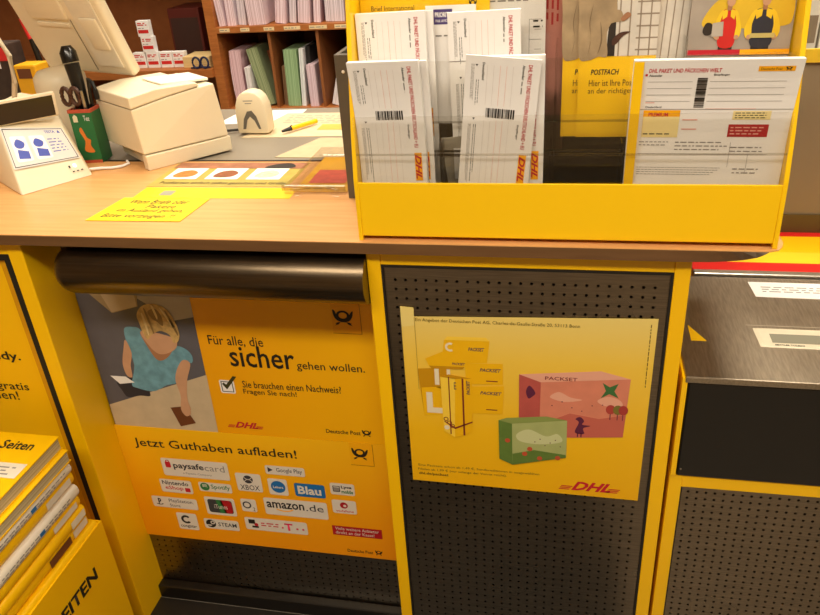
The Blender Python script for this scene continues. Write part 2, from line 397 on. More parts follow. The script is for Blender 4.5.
# --- recessed unit on its left
t = thing('counter_unit', 'recessed counter front in shade holding the two left posters', 'counter unit', (-.37, .1, 0))
YB = .102
MB().box(-.697, -.049, .135, .15, .0, zt).build('backing', BLACK, t)
perforated('perforated_panel', -.697, -.049, .03, zt, YB, -.678, -.068, 35, 1.0 - .02, .0175, .0027, STEEL, t)
MB().box(-.728, -.697, 0, .39, 0, zt, .0015).build('side_wall', YEL, t)
MB().box(-.697, -.049, .075, .101, 0, .042, .004).build('plinth', mat('plinth_black', '15110d', .3, var=.1), t)
# --- far left unit
t = thing('counter_unit', 'yellow framed counter front at the far left behind the phone books', 'counter unit', (-1.0, .05, 0))
MB().box(-.7405, -.7285, .0005, .03, 0, .986).build('gasket', GASKET, t)
MB().box(-1.5, -.7405, .0005, .03, .9735, .986).build('gasket', GASKET, t)
MB().box(-1.5, -.7285, .002, .05, .986, zt).build('crossbar', YEL, t)
MB().box(-1.5, -.7405, .016, .04, 0, .9735).build('panel', YEL, t)
MB().box(-.756, -.7405, .006, .016, 0, .9735).build('trim', mat('amber_trim', 'd99a00', .5), t)
# --- the thick rail under the counter edge
t = thing('bag_rail', 'thick dark bronze tube rail under the counter edge', 'rail', (-.33, -.005, .955))
R = .046
prof = []
for k in range(6):
    a = k / 5 * PI / 2; prof.append((-.625 + .018 * (1 - math.sin(a)), R * (.62 + .38 * math.sin(a))))
mb = MB(); pts = [(-.632, 0, .0)]; rr = [R * .45]
prof = [(-.629, R * .62), (-.624, R * .78), (-.615, R * .92), (-.603, R), (-.0495, R)]
mb.tube([(x, .012, .957) for x, _ in prof], [r for _, r in prof], 32)
mb.build('tube', RAILM, t, smooth=True)
mb = MB().box(-.627, -.60, .012, .09, .93, .985, .004); mb.build('bracket', GASKET, t)

# ================================================================ POSTERS
def poster_sheet(t, x0, z0, x1, z1, y, m, wave=.0012, seed=1, notch=None):
    """thin paper with slight waves, facing -Y"""
    nx, nz = 24, 16; ox, _, oz = t.location; v = []; f = []
    rnd = random.Random(seed); ph = [rnd.random() * 6 for _ in range(4)]
    for j in range(nz + 1):
        for i in range(nx + 1):
            a, b = i / nx, j / nz
            v.append((x0 + (x1 - x0) * a - ox, 0, z0 + (z1 - z0) * b - oz))
    for j in range(nz):
        for i in range(nx):
            k = j * (nx + 1) + i; f.append((k, k + 1, k + nx + 2, k + nx + 1))
    me = bpy.data.meshes.new('sheet'); me.from_pydata(v, [], f); me.update()
    o = link('sheet', me, m, t); md = o.modifiers.new('thickness', 'SOLIDIFY'); md.thickness = .0006; md.offset = 0
    return o
SK = mat('print_skin', 'c99a78', .5); SK2 = mat('print_skin_shade', 'a87654', .5)  # second tone: shade on the printed skin, put into the ink colour
SLATE = mat('print_slate', '5c5a62', .5); BEIGE = mat('print_beige', 'c8b494', .5); BEIGE2 = mat('print_tan', 'a8926e', .5); BEIGE3 = mat('print_pale_grey', 'b5ab9f', .5)
BLUE = mat('print_teal_blue', '6a9cae', .5, var=.2, scale=60); HAIR = mat('print_blond', 'c2a064', .5, var=.3, scale=90); HAIRD = mat('print_dark_blond', '8a6c42', .5)
NAVY = mat('print_dark_navy', '2c2c36', .5); BROWN = mat('print_brown', '6a3a20', .5)
UL = ramp_print('poster_amber_blend', [(0, 'f0a000'), (.5, 'f5aa00'), (1, 'fbbd00')], 0, -.30, .30)
# --- upper left poster
t, F = wall_poster('poster', 'yellow poster with a woman in a blue top, above the logo poster', (-.39, .527), .0985)
poster_sheet(t, -.6925, .527, -.060, .945, .0985, UL)
ph = F.poly('photo', [(-692, 527), (-447, 527), (-442, 945), (-692, 945)], SLATE, 1)
TMf = lambda *a, **k: F.poly(*a, **k)
F.poly('photo_table', [(-692, 527), (-447, 527), (-444, 676), (-692, 582)], BEIGE, 2, ph)
F.poly('photo_box', [(-664, 860), (-622, 815), (-618, 815), (-560, 832), (-552, 880), (-660, 900)], BEIGE2, 2, ph)
F.poly('photo_box', [(-640, 870), (-622, 816), (-562, 832), (-560, 880)], BEIGE, 3, ph)
F.poly('photo_box', [(-556, 850), (-487, 803), (-443, 813), (-442, 900), (-550, 900)], BEIGE3, 2, ph)
F.blob('photo_trousers', [(-655, 650), (-600, 655), (-585, 615), (-610, 612), (-640, 606), (-650, 622)], NAVY, 3, ph)
F.blob('photo_top', [(-604, 778), (-585, 784), (-566, 776), (-548, 720), (-528, 716), (-500, 742), (-478, 738), (-466, 722), (-470, 704), (-486, 706), (-496, 698), (-512, 655), (-540, 644), (-575, 626), (-612, 632), (-622, 642), (-604, 690), (-607, 740)], BLUE, 4, ph)
F.blob('photo_arm', [(-608, 752), (-618, 730), (-630, 692), (-628, 664), (-616, 660), (-612, 690), (-602, 720)], SK, 5, ph)
F.blob('photo_arm', [(-492, 708), (-474, 702), (-490, 660), (-500, 612), (-498, 584), (-512, 580), (-520, 590), (-514, 620), (-516, 665)], SK, 5, ph)
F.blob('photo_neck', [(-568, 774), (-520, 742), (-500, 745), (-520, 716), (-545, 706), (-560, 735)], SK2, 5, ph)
F.blob('photo_face', [(-566, 776), (-500, 764), (-494, 744), (-512, 728), (-538, 722), (-556, 740)], SK, 6, ph)
F.blob('photo_hair', [(-565, 790), (-566, 814), (-550, 834), (-522, 840), (-497, 828), (-485, 800), (-482, 772), (-490, 754), (-500, 752), (-505, 770), (-524, 778), (-546, 766), (-556, 756), (-562, 768)], HAIR, 7, ph)
HAIRL = mat('print_light_blond', 'dcc48e', .5)
for k, (xa, za, xb, zb_) in enumerate(((-556, 815, -552, 768), (-548, 826, -540, 774), (-512, 830, -494, 790), (-502, 822, -488, 772), (-530, 836, -524, 806))): F.blob('photo_hair_strand', [(xa, za), (xa + 5, za - 3), (xb + 3, zb_ + 6), (xb, zb_)], HAIRL if k % 2 == 0 else HAIRD, 9, ph)
F.blob('photo_parting', [(-540, 822), (-522, 829), (-512, 812), (-514, 790), (-526, 800), (-534, 806)], HAIRD, 8, ph)
F.poly('photo_leaflet', [(-668, 660), (-632, 660), (-614, 646), (-650, 640)], WHITE, 6, ph)
F.poly('photo_wallet', [(-545, 586), (-512, 592), (-494, 549), (-532, 537)], BROWN, 6, ph)
F.blob('photo_hand', [(-518, 592), (-502, 592), (-500, 574), (-512, 566), (-520, 578)], SK, 7, ph)
F.text('Für alle, die', -423, 748, -306, 773, INK, bold=.004)
F.text('sicher', -384, 701, -246, 752, INK, bold=.010)
F.text('gehen wollen.', -243, 698, -103, 722, INK, bold=.004)
cb = F.rrect('check_box', -419, 633, -386, 666, 4, WHITE, 1); F.ring('check_frame', -402.5, 649.5, 16, 18.5, INK, 2, cb, 4, 45, 405)
F.poly('check_mark', [(-413, 656), (-404, 643), (-378, 676), (-386, 677), (-404, 655), (-409, 660)], mat('print_olive', '3c3a18', .5), 3, cb)
F.text('Sie brauchen einen Nachweis?', -368, 650, -157, 667, INK, bold=.006)
F.text('Fragen Sie nach!', -369, 631, -253, 647, INK, bold=.006)
F.dhl(-421, 544, -338, 560, REDINK)
F.text('Deutsche Post', -201, 548, -127, 558, INK, bold=.01); F.horn(-124, 545, -104, 562, INK, PYEL)
hb = F.rect('emblem_tile', -157, 792, -101, 945, mat('print_warm_yellow', 'f2ac00', .5, var=0), 1); F.bars([(-157, 791, -101, 792), (-101, 791, -100, 860)], mat('print_brown_line', '9a6a00', .5, var=0), 2, hb, 'tile_edge'); F.horn(-155, 808, -114, 843, INK, PYEL, 3, hb)

# --- lower left poster
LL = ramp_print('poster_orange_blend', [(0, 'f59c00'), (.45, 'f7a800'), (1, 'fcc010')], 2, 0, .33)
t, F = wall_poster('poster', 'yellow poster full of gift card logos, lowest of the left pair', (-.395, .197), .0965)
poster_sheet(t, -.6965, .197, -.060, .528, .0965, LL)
F.text('Jetzt Guthaben aufladen!', -658, 466, -275, 496, INK, bold=.006)
BW = mat('badge_white', 'e0d8cc', .5, var=0); DKG = mat('print_dark_grey', '35343a', .5, var=0); GREEN = mat('print_green', '2c7a40', .5, var=0)
LBLUE = mat('print_blue', '1c6cb0', .5, var=0); MAG = mat('print_magenta', 'd0104c', .5, var=0); DRED = mat('print_dark_red', 'b01420', .5, var=0)
def badge(x0, z0, x1, z1, m=BW, r=5): return F.rrect('badge', x0, z0, x1, z1, r, m, 1)
b = badge(-604, 393, -443, 444); F.rrect('badge_mark', -595, 417, -582, 434, 3, REDINK, 2, b); F.ring('badge_mark', -588.5, 434, 3, 5, REDINK, 2, b, 10, 0, 180)
F.text('paysafe', -576, 412, -502, 434, DKG, 2, b, bold=.025); F.text('card', -500, 416, -452, 434, GREYINK, 2, b); F.text('a Paysafe Company', -556, 400, -486, 407, GREYINK, 2, b)
b = badge(-622, 342, -543, 381); F.text('Nintendo', -616, 365, -551, 377, DKG, 2, b, bold=.015); F.text('eShop', -611, 348, -566, 362, REDINK, 2, b, bold=.012); F.rrect('badge_mark', -562, 347, -549, 359, 2, REDINK, 2, b)
b = badge(-525, 355, -445, 382); F.disc('badge_mark', -510, 369, 11.5, GREEN, 2, b); [F.ring('badge_mark', -510, 361 + k, 8, 9.6, BW, 3, b, 8, 50, 130) for k in (0, 3.2, 6.4)]; F.text('Spotify', -495, 361, -449, 377, GREEN, 2, b, bold=.01)
b = badge(-429, 367, -369, 419); F.disc('badge_mark', -400, 402, 11.5, DKG, 2, b); F.ring('badge_mark', -400, 412, 9, 10.5, BW, 3, b, 10, 200, 340); F.ring('badge_mark', -400, 392, 9, 10.5, BW, 3, b, 10, 20, 160); F.text('XBOX', -422, 371, -376, 386, DKG, 2, b, bold=.005)
b = badge(-655, 293, -541, 326); F.text('P', -640, 301, -632, 320, INK, 2, b, bold=.03); F.ring('badge_mark', -637, 304, 5, 9, INK, 2, b, 14, 190, 360, .45); F.text('PlayStation.', -612, 308, -550, 321, DKG, 2, b); F.text('Store', -612, 297, -586, 306, DKG, 2, b)
b = badge(-520, 285, -446, 339); q_ = F.rrect('badge_card', -513, 292, -453, 332, 6, mat('print_charcoal', '3a3c40', .5, var=0), 2, b); F.poly('badge_stripe', [(-486, 292.5), (-470, 292.5), (-478, 331.5), (-492, 331.5)], GREEN, 3, b); F.poly('badge_stripe', [(-474, 292.5), (-459, 292.5), (-454, 298), (-454, 326), (-459, 331.5), (-482, 331.5)], DRED, 3, b); F.text('iTunes', -498, 305, -466, 318, BW, 4, b)
b = badge(-430, 305, -393, 343); F.ring('badge_mark', -416, 325, 7, 10.5, DKG, 2, b); F.text('2', -403, 308, -397, 319, DKG, 2, b)
b = badge(-603, 228, -552, 280); F.ring('badge_mark', -580, 260, 7, 13, INK, 2, b, 16, 40, 320); F.text('congstar', -598, 232, -557, 243, INK, 2, b, bold=.01)
b = badge(-535, 239, -448, 270); F.disc('badge_mark', -518, 255, 12.5, INK, 2, b); F.ring('badge_mark', -513, 259, 3, 5.5, BW, 3, b, 14); F.bars([(-530, 248, -517, 251.5)], BW, 3, b, 'badge_mark'); F.text('STEAM', -500, 249, -454, 261, DKG, 2, b, bold=.012)
b = badge(-430, 249, -279, 287); F.bars([(-421, 268, -405, 281), (-414, 256, -398, 262)], INK, 2, b, 'badge_mark'); F.disc('badge_mark', -403, 266, 5, REDINK, 2, b); F.lines(-391, 262, -343, 276, 2, REDINK, .45, 2, b)
F.text('T', -334, 257, -314, 279, MAG, 2, b, bold=.03); F.bars([(-306, 262, -301, 267), (-292, 262, -287, 267), (-341, 262, -337, 267)], MAG, 2, b, 'badge_mark')
b = badge(-354, 423, -263, 448); F.poly('badge_mark', [(-348, 429), (-348, 443), (-336, 436)], DKG, 2, b); F.text('Google Play', -328, 428, -269, 443, DKG, 2, b, bold=.004)
b = badge(-354, 364, -309, 411); F.disc('badge_mark', -331, 388, 17, LBLUE, 2, b); F.text('Lebara', -343, 384, -319, 391, BW, 3, b, bold=.02)
b = badge(-293, 366, -223, 404, LBLUE); F.text('Blau', -286, 373, -232, 397, BW, 2, b, bold=.03)
b = badge(-210, 381, -155, 414); F.ring('badge_mark', -196, 398, 9, 11.5, INK, 2, b, 4, 45, 405); F.bars([(-203, 389, -190, 402)], GREYINK, 2, b, 'badge_mark'); F.text('Lyca', -185, 398, -161, 408, INK, 2, b, bold=.03); F.text('mobile', -185, 386, -159, 396, GREEN, 2, b, bold=.03)
b = badge(-373, 303, -224, 353); F.text('amazon', -367, 324, -278, 342, INK, 2, b, bold=.02); F.text('.de', -274, 324, -233, 344, DKG, 2, b); F.ring('badge_mark', -326, 352, 34, 37, ORANGE, 2, b, 14, 238, 305)
b = badge(-211, 327, -156, 366); F.disc('badge_mark', -184, 351, 9, DRED, 2, b); F.disc('badge_mark', -182, 350, 3.5, BW, 3, b); F.text('vodafone', -204, 331, -163, 338, REDINK, 2, b, bold=.01)
b = F.rect('badge', -219, 260, -104, 288, DRED, 1); F.text('Viele weitere Anbieter', -212, 276, -111, 285, BW, 2, b, bold=.004); F.text('direkt an der Kasse!', -212, 264, -122, 273, BW, 2, b, bold=.004)
F.text('Deutsche Post', -190, 210, -130, 219, INK, bold=.01); F.horn(-125, 208, -108, 223, INK, PYEL)
b = F.rect('emblem_tile', -155, 470, -105, 528, mat('print_warm_yellow2', 'f9b400', .5, var=0), 1); F.bars([(-155, 469, -105, 470), (-105, 469, -104, 528)], MATS['print_brown_line'], 2, b, 'tile_edge'); F.horn(-151, 484, -115, 515, INK, PYEL, 3, b)

# --- centre poster
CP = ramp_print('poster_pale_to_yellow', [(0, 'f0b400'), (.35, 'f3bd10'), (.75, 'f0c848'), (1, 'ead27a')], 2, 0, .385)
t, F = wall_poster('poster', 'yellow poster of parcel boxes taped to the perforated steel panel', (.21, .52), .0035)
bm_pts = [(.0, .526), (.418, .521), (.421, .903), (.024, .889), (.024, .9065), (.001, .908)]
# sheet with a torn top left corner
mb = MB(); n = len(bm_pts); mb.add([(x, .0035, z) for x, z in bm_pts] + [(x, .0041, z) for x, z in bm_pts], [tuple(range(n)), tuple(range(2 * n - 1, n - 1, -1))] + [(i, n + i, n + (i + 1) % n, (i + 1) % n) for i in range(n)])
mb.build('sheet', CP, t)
F.base = .0003
F.poly('taped_strip', [(1, 868), (24, 872), (24, 906), (1.5, 907)], mat('print_pale_straw', 'ecd680', .5, var=0), 1)
F.bars([(24, 740, 24.8, 889)], mat('crease_line', 'a88a30', .6, var=0), 2, None, 'crease')
F.text('Ein Angebot der Deutschen Post AG, Charles-de-Gaulle-Straße 20, 53113 Bonn', 26, 879, 300, 887, mat('print_olive_ink', '6a5a20', .6, var=0), 2)
F.lines(409, 770, 413, 892, 1, MATS['print_olive_ink'], .35, 1, None, True)
PKY = mat('print_box_yellow', 'f0b800', .5, var=0); PKD = mat('print_box_amber', 'c89000', .5, var=0); PKL = mat('print_box_light', 'f8d040', .5, var=0); PKN = mat('print_packset_blue', '3c2c50', .5, var=0); PW = mat('print_offwhite', 'e8dcc0', .5, var=0); WINE = mat('print_wine', '7a2020', .5, var=0)
b = F.poly('printed_box', [(70, 818), (74, 846), (152, 847), (147, 803), (110, 800)], PKY, 1); F.poly('box_top', [(74, 846), (80, 853), (146, 854), (152, 847)], PKL, 2, b); F.text('PACKSET', 115, 826, 143, 833, PKN, 2, b, bold=.02, shear=.3); F.ring('box_mark', 84, 832, 5, 9, PW, 2, b, 14, 60, 300)
b = F.poly('printed_box', [(24, 784), (67, 788), (69, 745), (120, 745), (70, 688), (31, 683)], PKD, 1); F.poly('box_face', [(31, 683), (70, 688), (66, 748), (29, 744)], PKY, 2, b); F.poly('box_letter', [(37, 690), (66, 690), (66, 702), (48, 702), (48, 735), (37, 735)], PW, 3, b)
b = F.poly('printed_box', [(110, 757), (174, 760), (174, 803), (108, 800)], PKY, 2); F.text('PACKSET', 134, 785, 171, 792, PKN, 3, b, bold=.02, shear=.3); F.bars([(145, 765, 165, 767)], WINE, 3, b, 'box_mark')
b = F.poly('printed_box', [(39, 806), (70, 822), (112, 812), (108, 793), (45, 792)], PKY, 3); F.poly('box_top', [(45, 792), (108, 793), (104, 788), (50, 786)], PKD, 4, b); F.text('PACKSET', 86, 796, 109, 801, PKN, 4, b, bold=.02, shear=.3)
b = F.poly('printed_box', [(50, 748), (52, 790), (82, 792), (80, 740)], PKD, 2); F.bars([(54, 752, 62, 786), (76, 765, 82, 786)], PW, 3, b, 'box_mark')
b = F.poly('printed_box', [(112, 694), (173, 697), (176, 757), (112, 752)], PKY, 3); F.text('PACKSET', 134, 737, 172, 744, PKN, 4, b, bold=.02, shear=.3); F.bars([(144, 704, 164, 706)], WINE, 4, b, 'box_mark')
b = F.poly('printed_box', [(64, 770), (79, 776), (120, 770), (118, 652), (86, 637), (66, 652)], PKY, 5); F.poly('box_side', [(64, 770), (90, 768), (86, 638), (66, 652)], PKL, 6, b); F.poly('box_top', [(64, 770), (79, 776), (120, 770), (90, 767)], PKD, 6, b)
F.bars([(102, 644, 105, 769)], WINE, 7, b, 'ribbon'); F.bars([(78, 645, 80, 771)], WINE, 7, b, 'ribbon'); F.poly('ribbon', [(68, 672), (87, 657), (119, 674), (119, 677), (87, 661), (68, 675)], WINE, 7, b); F.text('PACKSET', 110, 735, 116, 765, PKN, 7, b, bold=.02, shear=.3, up=True); F.text('E', 88, 745, 92, 760, PKN, 7, b)
for cx, cy in ((71, 679), (77, 671), (82, 664)): F.ring('ribbon_bow', cx, cy, 3, 4.6, WINE, 8, b, 12)
F.disc('gift_tag', 72, 660, 5, PW, 8, b)
PK1 = mat('print_coral', 'd8846a', .5, var=.06, scale=30); PK2 = mat('print_rose', 'b8544c', .5, var=.08, scale=40); PK3 = mat('print_pale_coral', 'e6a890', .5, var=0); PLUM = mat('print_plum', '5c2040', .5, var=0)
b = F.poly('printed_parcel', [(202, 784), (239, 770), (387, 786), (382, 664), (238, 650), (202, 690)], PK1, 2)
F.poly('parcel_side', [(202, 784), (239, 770), (238, 650), (202, 690)], PK2, 3, b); F.poly('parcel_top', [(202, 784), (239, 770), (387, 786), (338, 799)], PK3, 3, b)
F.poly('parcel_hill', [(239, 680), (290, 708), (340, 700), (384, 712), (382, 664), (239, 650)], mat('print_terracotta', 'c46454', .5, var=0), 3, b)
F.blob('parcel_cloud', [(255, 740), (270, 752), (290, 742), (310, 738), (280, 732)], PK3, 3, b); F.blob('parcel_cloud', [(335, 738), (352, 748), (372, 742), (376, 730), (350, 728)], PK3, 3, b)
F.poly('parcel_kite', [(342, 776), (354, 768), (368, 776), (362, 760), (370, 746), (354, 754), (340, 744), (348, 760)], mat('print_kite_green', '3c6e3c', .5, var=0), 4, b)
F.blob('parcel_figure', [(300, 668), (306, 690), (300, 697), (308, 702), (315, 694), (312, 686), (326, 684), (314, 678), (316, 666)], PLUM, 4, b); F.bars([(304, 658, 306, 668), (310, 658, 312, 668)], PLUM, 4, b, 'parcel_figure_legs')
for kk, (cx, c) in enumerate(((358, 'b04038'), (370, '7a7030'), (379, 'a83a34'))): F.disc('parcel_tree', cx, 722, 8, mat('print_tree_' + c, c, .5, var=0), 5 + kk, b, 12, 10); F.bars([(cx - .7, 700, cx + .7, 714)], PLUM, 4, b, 'parcel_trunk')
F.blob('parcel_motif', [(214, 750), (220, 762), (230, 748), (226, 740), (218, 735)], PLUM, 4, b); F.text('PACKSET', 246, 776, 300, 783, WINE, 4, b, bold=.01)
F.bars([(258 + 17 * k, 722 + 9 * math.sin(k * 1.7), 260 + 17 * k, 724 + 9 * math.sin(k * 1.7)) for k in range(7)], PLUM, 4, b, 'parcel_birds')
G1 = mat('print_sage', 'a8b070', .5, var=.06, scale=30); G2 = mat('print_moss', '5e7a34', .5, var=.08, scale=40); G3 = mat('print_pale_sage', 'c8cc98', .5, var=0)
b = F.poly('printed_parcel', [(166, 684), (190, 678), (286, 693), (287, 610), (191, 584), (167, 596)], G1, 6)
F.poly('parcel_side', [(166, 684), (190, 678), (191, 584), (167, 596)], G2, 7, b); F.poly('parcel_top', [(166, 684), (190, 678), (286, 693), (250, 699), (180, 690)], mat('print_sage_top', '8a9850', .5, var=0), 7, b)
F.poly('parcel_hill', [(191, 610), (230, 622), (286, 616), (287, 610), (191, 584)], G2, 7, b); F.blob('parcel_cloud', [(198, 655), (220, 668), (250, 655), (270, 662), (278, 645), (240, 636), (205, 640)], G3, 7, b)
for cx, cy in ((182, 640), (213, 612), (222, 624), (240, 604), (272, 608)):
    F.disc('parcel_flower', cx, cy, 5, mat('print_flower_red', 'c05030', .5, var=0), 8, b, 8)
F.bars([(230 + 9 * k, 640 + 8 * math.sin(k * 2.1), 232 + 9 * k, 642 + 8 * math.sin(k * 2.1)) for k in range(6)], PLUM, 8, b, 'parcel_birds')
F.text('Eine Packsets schon ab 1,49 €, Sondereditionen in ausgewählten', 13, 561, 240, 568, MATS['print_olive_ink']); F.text('Filialen ab 1,99 € (nur solange der Vorrat reicht).', 12, 551, 180, 558, MATS['print_olive_ink']); F.text('dhl.de/packset', 13, 540, 70, 548, INK, bold=.01)
F.dhl(276, 534, 388, 555, REDINK)
# --- poster of the far left unit, mostly outside the frame
t, F = wall_poster('poster', 'plain yellow poster with black text at the left edge of the view', (-1.08, .2), .0135)
mb = MB().box(-1.40, -.762, .0135, .0155, .1, .968); mb.build('sheet', mat('poster_plain_yellow', 'ffc400', .45, var=.02, scale=3), t)
F.text('Einfach per Handy.', -1095, 738, -794, 764, INK, bold=.015)
F.text('Den Absender erstellen Sie der gratis', -1335, 664, -800, 689, INK, bold=.004); F.text('online laden!', -1015, 644, -832, 666, INK, bold=.004)

# ================================================================ PHONE BOOK STAND
t = thing('book_box', 'yellow cardboard box with black lettering under the phone books', 'box', (-.8, -.22, 0))
x0, x1, y0, y1, zb = -.925, -.68, -.42, -.05, .385
for a in ((x1 - .004, x1, y0, y1), (x0, x0 + .004, y0, y1), (x0 + .004, x1 - .004, y0, y0 + .004), (x0 + .004, x1 - .004, y1 - .004, y1)): MB().box(*a, 0, zb).build('side', YEL, t)
MB().box(x0 + .004, x1 - .004, y0 + .004, y1 - .004, .362, .366).build('ledge', YEL, t)
MB().box(x1 - .03, x1 - .004, y0 + .004, y1 - .004, zb - .006, zb - .003).build('flap', YEL, t)
FB = Face(t, lambda a, b, l: (x1 + l + .8, a / 1000 + .22, b / 1000), .0003)
FB.text('GELBE SEITEN', -400, 281, -112, 314, INK, bold=.03)
ORD = ['topmost', 'second from the top', 'third from the top', 'fourth from the top', 'fifth from the top', 'sixth from the top', 'seventh from the top', 'eighth from the top', 'lowest']
BKY = mat('phone_book_yellow', 'f7c200', .4, var=.03); PG = pages('phone_book_pages', '9a8a60', 'cdbf98', 2, 700); SPW = mat('phone_book_white', 'e4dccb', .5)
z = .3665; hs = [.030, .027, .026, .029, .027, .026, .028, .028, .028]
for k in range(9):
    i = 8 - k; h = hs[i]; jx = -.69 + (.006, -.004, .003, .0, .005, -.002, .004, .008, -.003)[k] - .0005 * k; jy = -.07 + (.010, 0, -.004, -.006, -.004, .002, -.001, .004, .006)[k]
    wdt, dep = .21, .285
    bt = thing('phone_book', ORD[i] + ' of the thick yellow phone books piled in the box', 'book', (jx - wdt / 2, jy - dep / 2, z), group='phone books')
    fe = .003 if i < 2 else .0085; pr = [(jx - wdt + .003, z + .0023), (jx - fe, z + .0023), (jx - fe, z + h - .0023), (jx - wdt + .003, z + h - .0023)]
    MB().prism(pr, jy - dep + .003, jy - .003, 'y').build('pages', PG, bt)
    sp = [(jx - wdt, z), (jx - .007, z)] + [(jx - .007 + .008 * math.cos(a), z + h / 2 + h / 2 * math.sin(a)) for a in [(-80 + 20 * q) * PI / 180 for q in range(9)]] + [(jx - .007, z + h), (jx - wdt, z + h), (jx - wdt, z + h - .0012), (jx - .008, z + h - .0012), (jx - .004, z + h / 2), (jx - .008, z + .0012), (jx - wdt, z + .0012)]
    if i < 2: pr = None; sp = [(jx - wdt, z), (jx - .001, z), (jx - .001, z + .0022), (jx - wdt + .002, z + .0022), (jx - wdt + .002, z + h - .0022), (jx - .001, z + h - .0022), (jx - .001, z + h), (jx - wdt, z + h)]
    MB().prism(sp, jy - dep, jy, 'y').build('cover', BKY if i not in (2, 4) else SPW, bt, smooth=True)
    FK = Face(bt, lambda a, b, l, _x=jx, _y=jy, _z=z: (_x + l - (jx - wdt / 2) + .0012, a / 1000 - (jy - dep / 2), b / 1000 - z), .0003)
    zc = z * 1000 + h * 500
    if i in (3, 5): FK.rect('spine_label', (jy - .09) * 1000, zc - h * 260, (jy - .012) * 1000, zc + h * 260, SPW)
    if i in (2, 4): FK.lines((jy - .24) * 1000, zc - h * 220, (jy - .02) * 1000, zc + h * 220, 2, GREYINK, .4); FK.rect('spine_mark', (jy - .13) * 1000, zc - 4, (jy - .115) * 1000, zc + 5, LBLUE, 2)
    if i in (6, 7): FK.rect('spine_label', (jy - .05) * 1000, zc - h * 300, (jy - .004) * 1000, zc + h * 300, SPW)
    if i == 7: FK.rect('spine_picture', (jy - .13) * 1000, zc - 9, (jy - .06) * 1000, zc + 9, BROWN)
    if i == 0:
        FT = Face(bt, lambda a, b, l: (a / 1000 - (jx - wdt / 2), b / 1000 - (jy - dep / 2), h + l), .0003)
        FT.text('Gelbe Seiten', -880, -112, -728, -86, INK, bold=.02)
        FT.rect('cover_band', jx * 1000 - 205, -190, jx * 1000 - 10, -150, SPW); FT.lines(-860, -185, -720, -158, 3, GREYINK, .4, 2)
    z += h + .0006

# ================================================================ PARCEL SCALE CABINET (right)
t = thing('scale_cabinet', 'low cabinet with brushed steel top and black front beside the counter', 'cabinet', (.8, .18, 0))
SZ = .80
MB().box(.472, 1.25, -.002, .372, SZ - .012, SZ, .002).build('steel_top', STEEL_TOP, t)
MB().box(.478, 1.25, .0, .02, .59, SZ - .0125, .003).build('front_panel', mat('black_gloss_panel', '15120f', .3, var=.05), t)
MB().box(.468, .4765, -.001, .36, .59, SZ - .003, .0005).build('side_edge', YEL, t)
MB().box(.4675, .4895, .003, .36, 0, .589, .001).build('post', YEL, t)
MB().box(.4895, 1.25, .004, .05, .562, .588, .001).build('crossbar', YEL, t)
perforated('perforated_panel', .492, 1.17, .02, .5615, .008, .503, 1.16, 44, .549, .0152, .0026, STEEL, t)
MB().box(.4895, .492, .005, .05, .02, .5615).build('gasket', GASKET, t)
MB().box(.492, 1.17, .03, .05, .02, .56).build('backing', BLACK, t)
MB().box(1.17, 1.25, .004, .05, .0, .56).build('post', YEL, t)
MB().lathe([(.0025, 0), (.0025, .001), (.001, .0015)], (0, 0, 0), 12)
sc_ = MB(); sc_.tube([(.484, .001, .606), (.484, -.0012, .606)], [.0022, .0015], 10); sc_.build('screw', STEEL_TOP, t)
dw = MB().hexa([(.606, .104, SZ), (.88, .102, SZ), (.90, .168, SZ), (.604, .168, SZ), (.612, .107, SZ + .002), (.88, .105, SZ + .002), (.90, .165, SZ + .002), (.610, .165, SZ + .002)]).build('weight_display', mat('display_frame', 'd8cdb4', .5), t)
FS = Face(t, lambda a, b, l: (a / 1000 - .8, b / 1000 - .18, SZ + .002 + l), .0002)
FS.rect('display_glass', 627, 116, 860, 146, mat('lcd_grey', '8a8878', .25, var=0), 1, t); FS.text('METTLER TOLEDO', 630, 106.5, 677, 111.5, INK, 1, t, bold=.02)
FS2 = Face(t, lambda a, b, l: (a / 1000 - .8, b / 1000 - .18, SZ + l), .0003)
FS2.rect('seam', 594, 176, 900, 178, mat('bright_scratch', 'd8cdb8', .4, .5), 1, t)
def flatnote(name, label, pts, z, m, th=.0006):
    mb = MB().prism(pts, z, z + th, 'z'); c = (sum(p[0] for p in pts) / len(pts), sum(p[1] for p in pts) / len(pts), z)
    return single(name, mb, m, label, 'paper', c)
nt_ = flatnote('paper_strip', 'long white paper strip with faint text on the steel top', [(.632, .289), (.90, .284), (.92, .352), (.628, .351)], SZ, WHITE)
Fn = Face(nt_, lambda a, b, l: (a / 1000 - nt_.location.x, b / 1000 - nt_.location.y, .0006 + l), .0002); Fn.lines(648, 306, 880, 334, 3, GREYINK, .35)
flatnote('sticker', 'small yellow triangle sticker at the left of the steel top', [(.494, .115), (.520, .115), (.494, .170)], SZ, PYEL, .0004)
# striped ledge behind it
t = thing('striped_ledge', 'yellow ledge with red stripes behind the steel top', 'ledge', (1.1, .49, 0))
MB().box(.53, 1.9, .386, .60, .70, .800).build('body', YEL, t)
RED = mat('red_stripe', 'e0201c', .4, var=.02)
for name, y0, y1, m in (('stripe', .398, .438, RED), ('surface', .438, .492, mat('yellow_lit_tone', 'ffd22a', .4, var=.02)), ('surface', .492, .577, YEL), ('stripe', .577, .60, RED)):  # paler surface is the same yellow with brighter light put into its colour
    MB().box(.53, 1.9, y0, y1, .800, .803).build(name, m, t)
MB().box(.53, 1.9, .378, .398, .795, .804, .002).build('metal_edge', mat('bright_aluminium', 'e0dcd4', .35, 1, var=.02), t)
MB().box(.53, 1.9, .3725, .3785, .76, .796).build('gap_seal', GASKET, t)
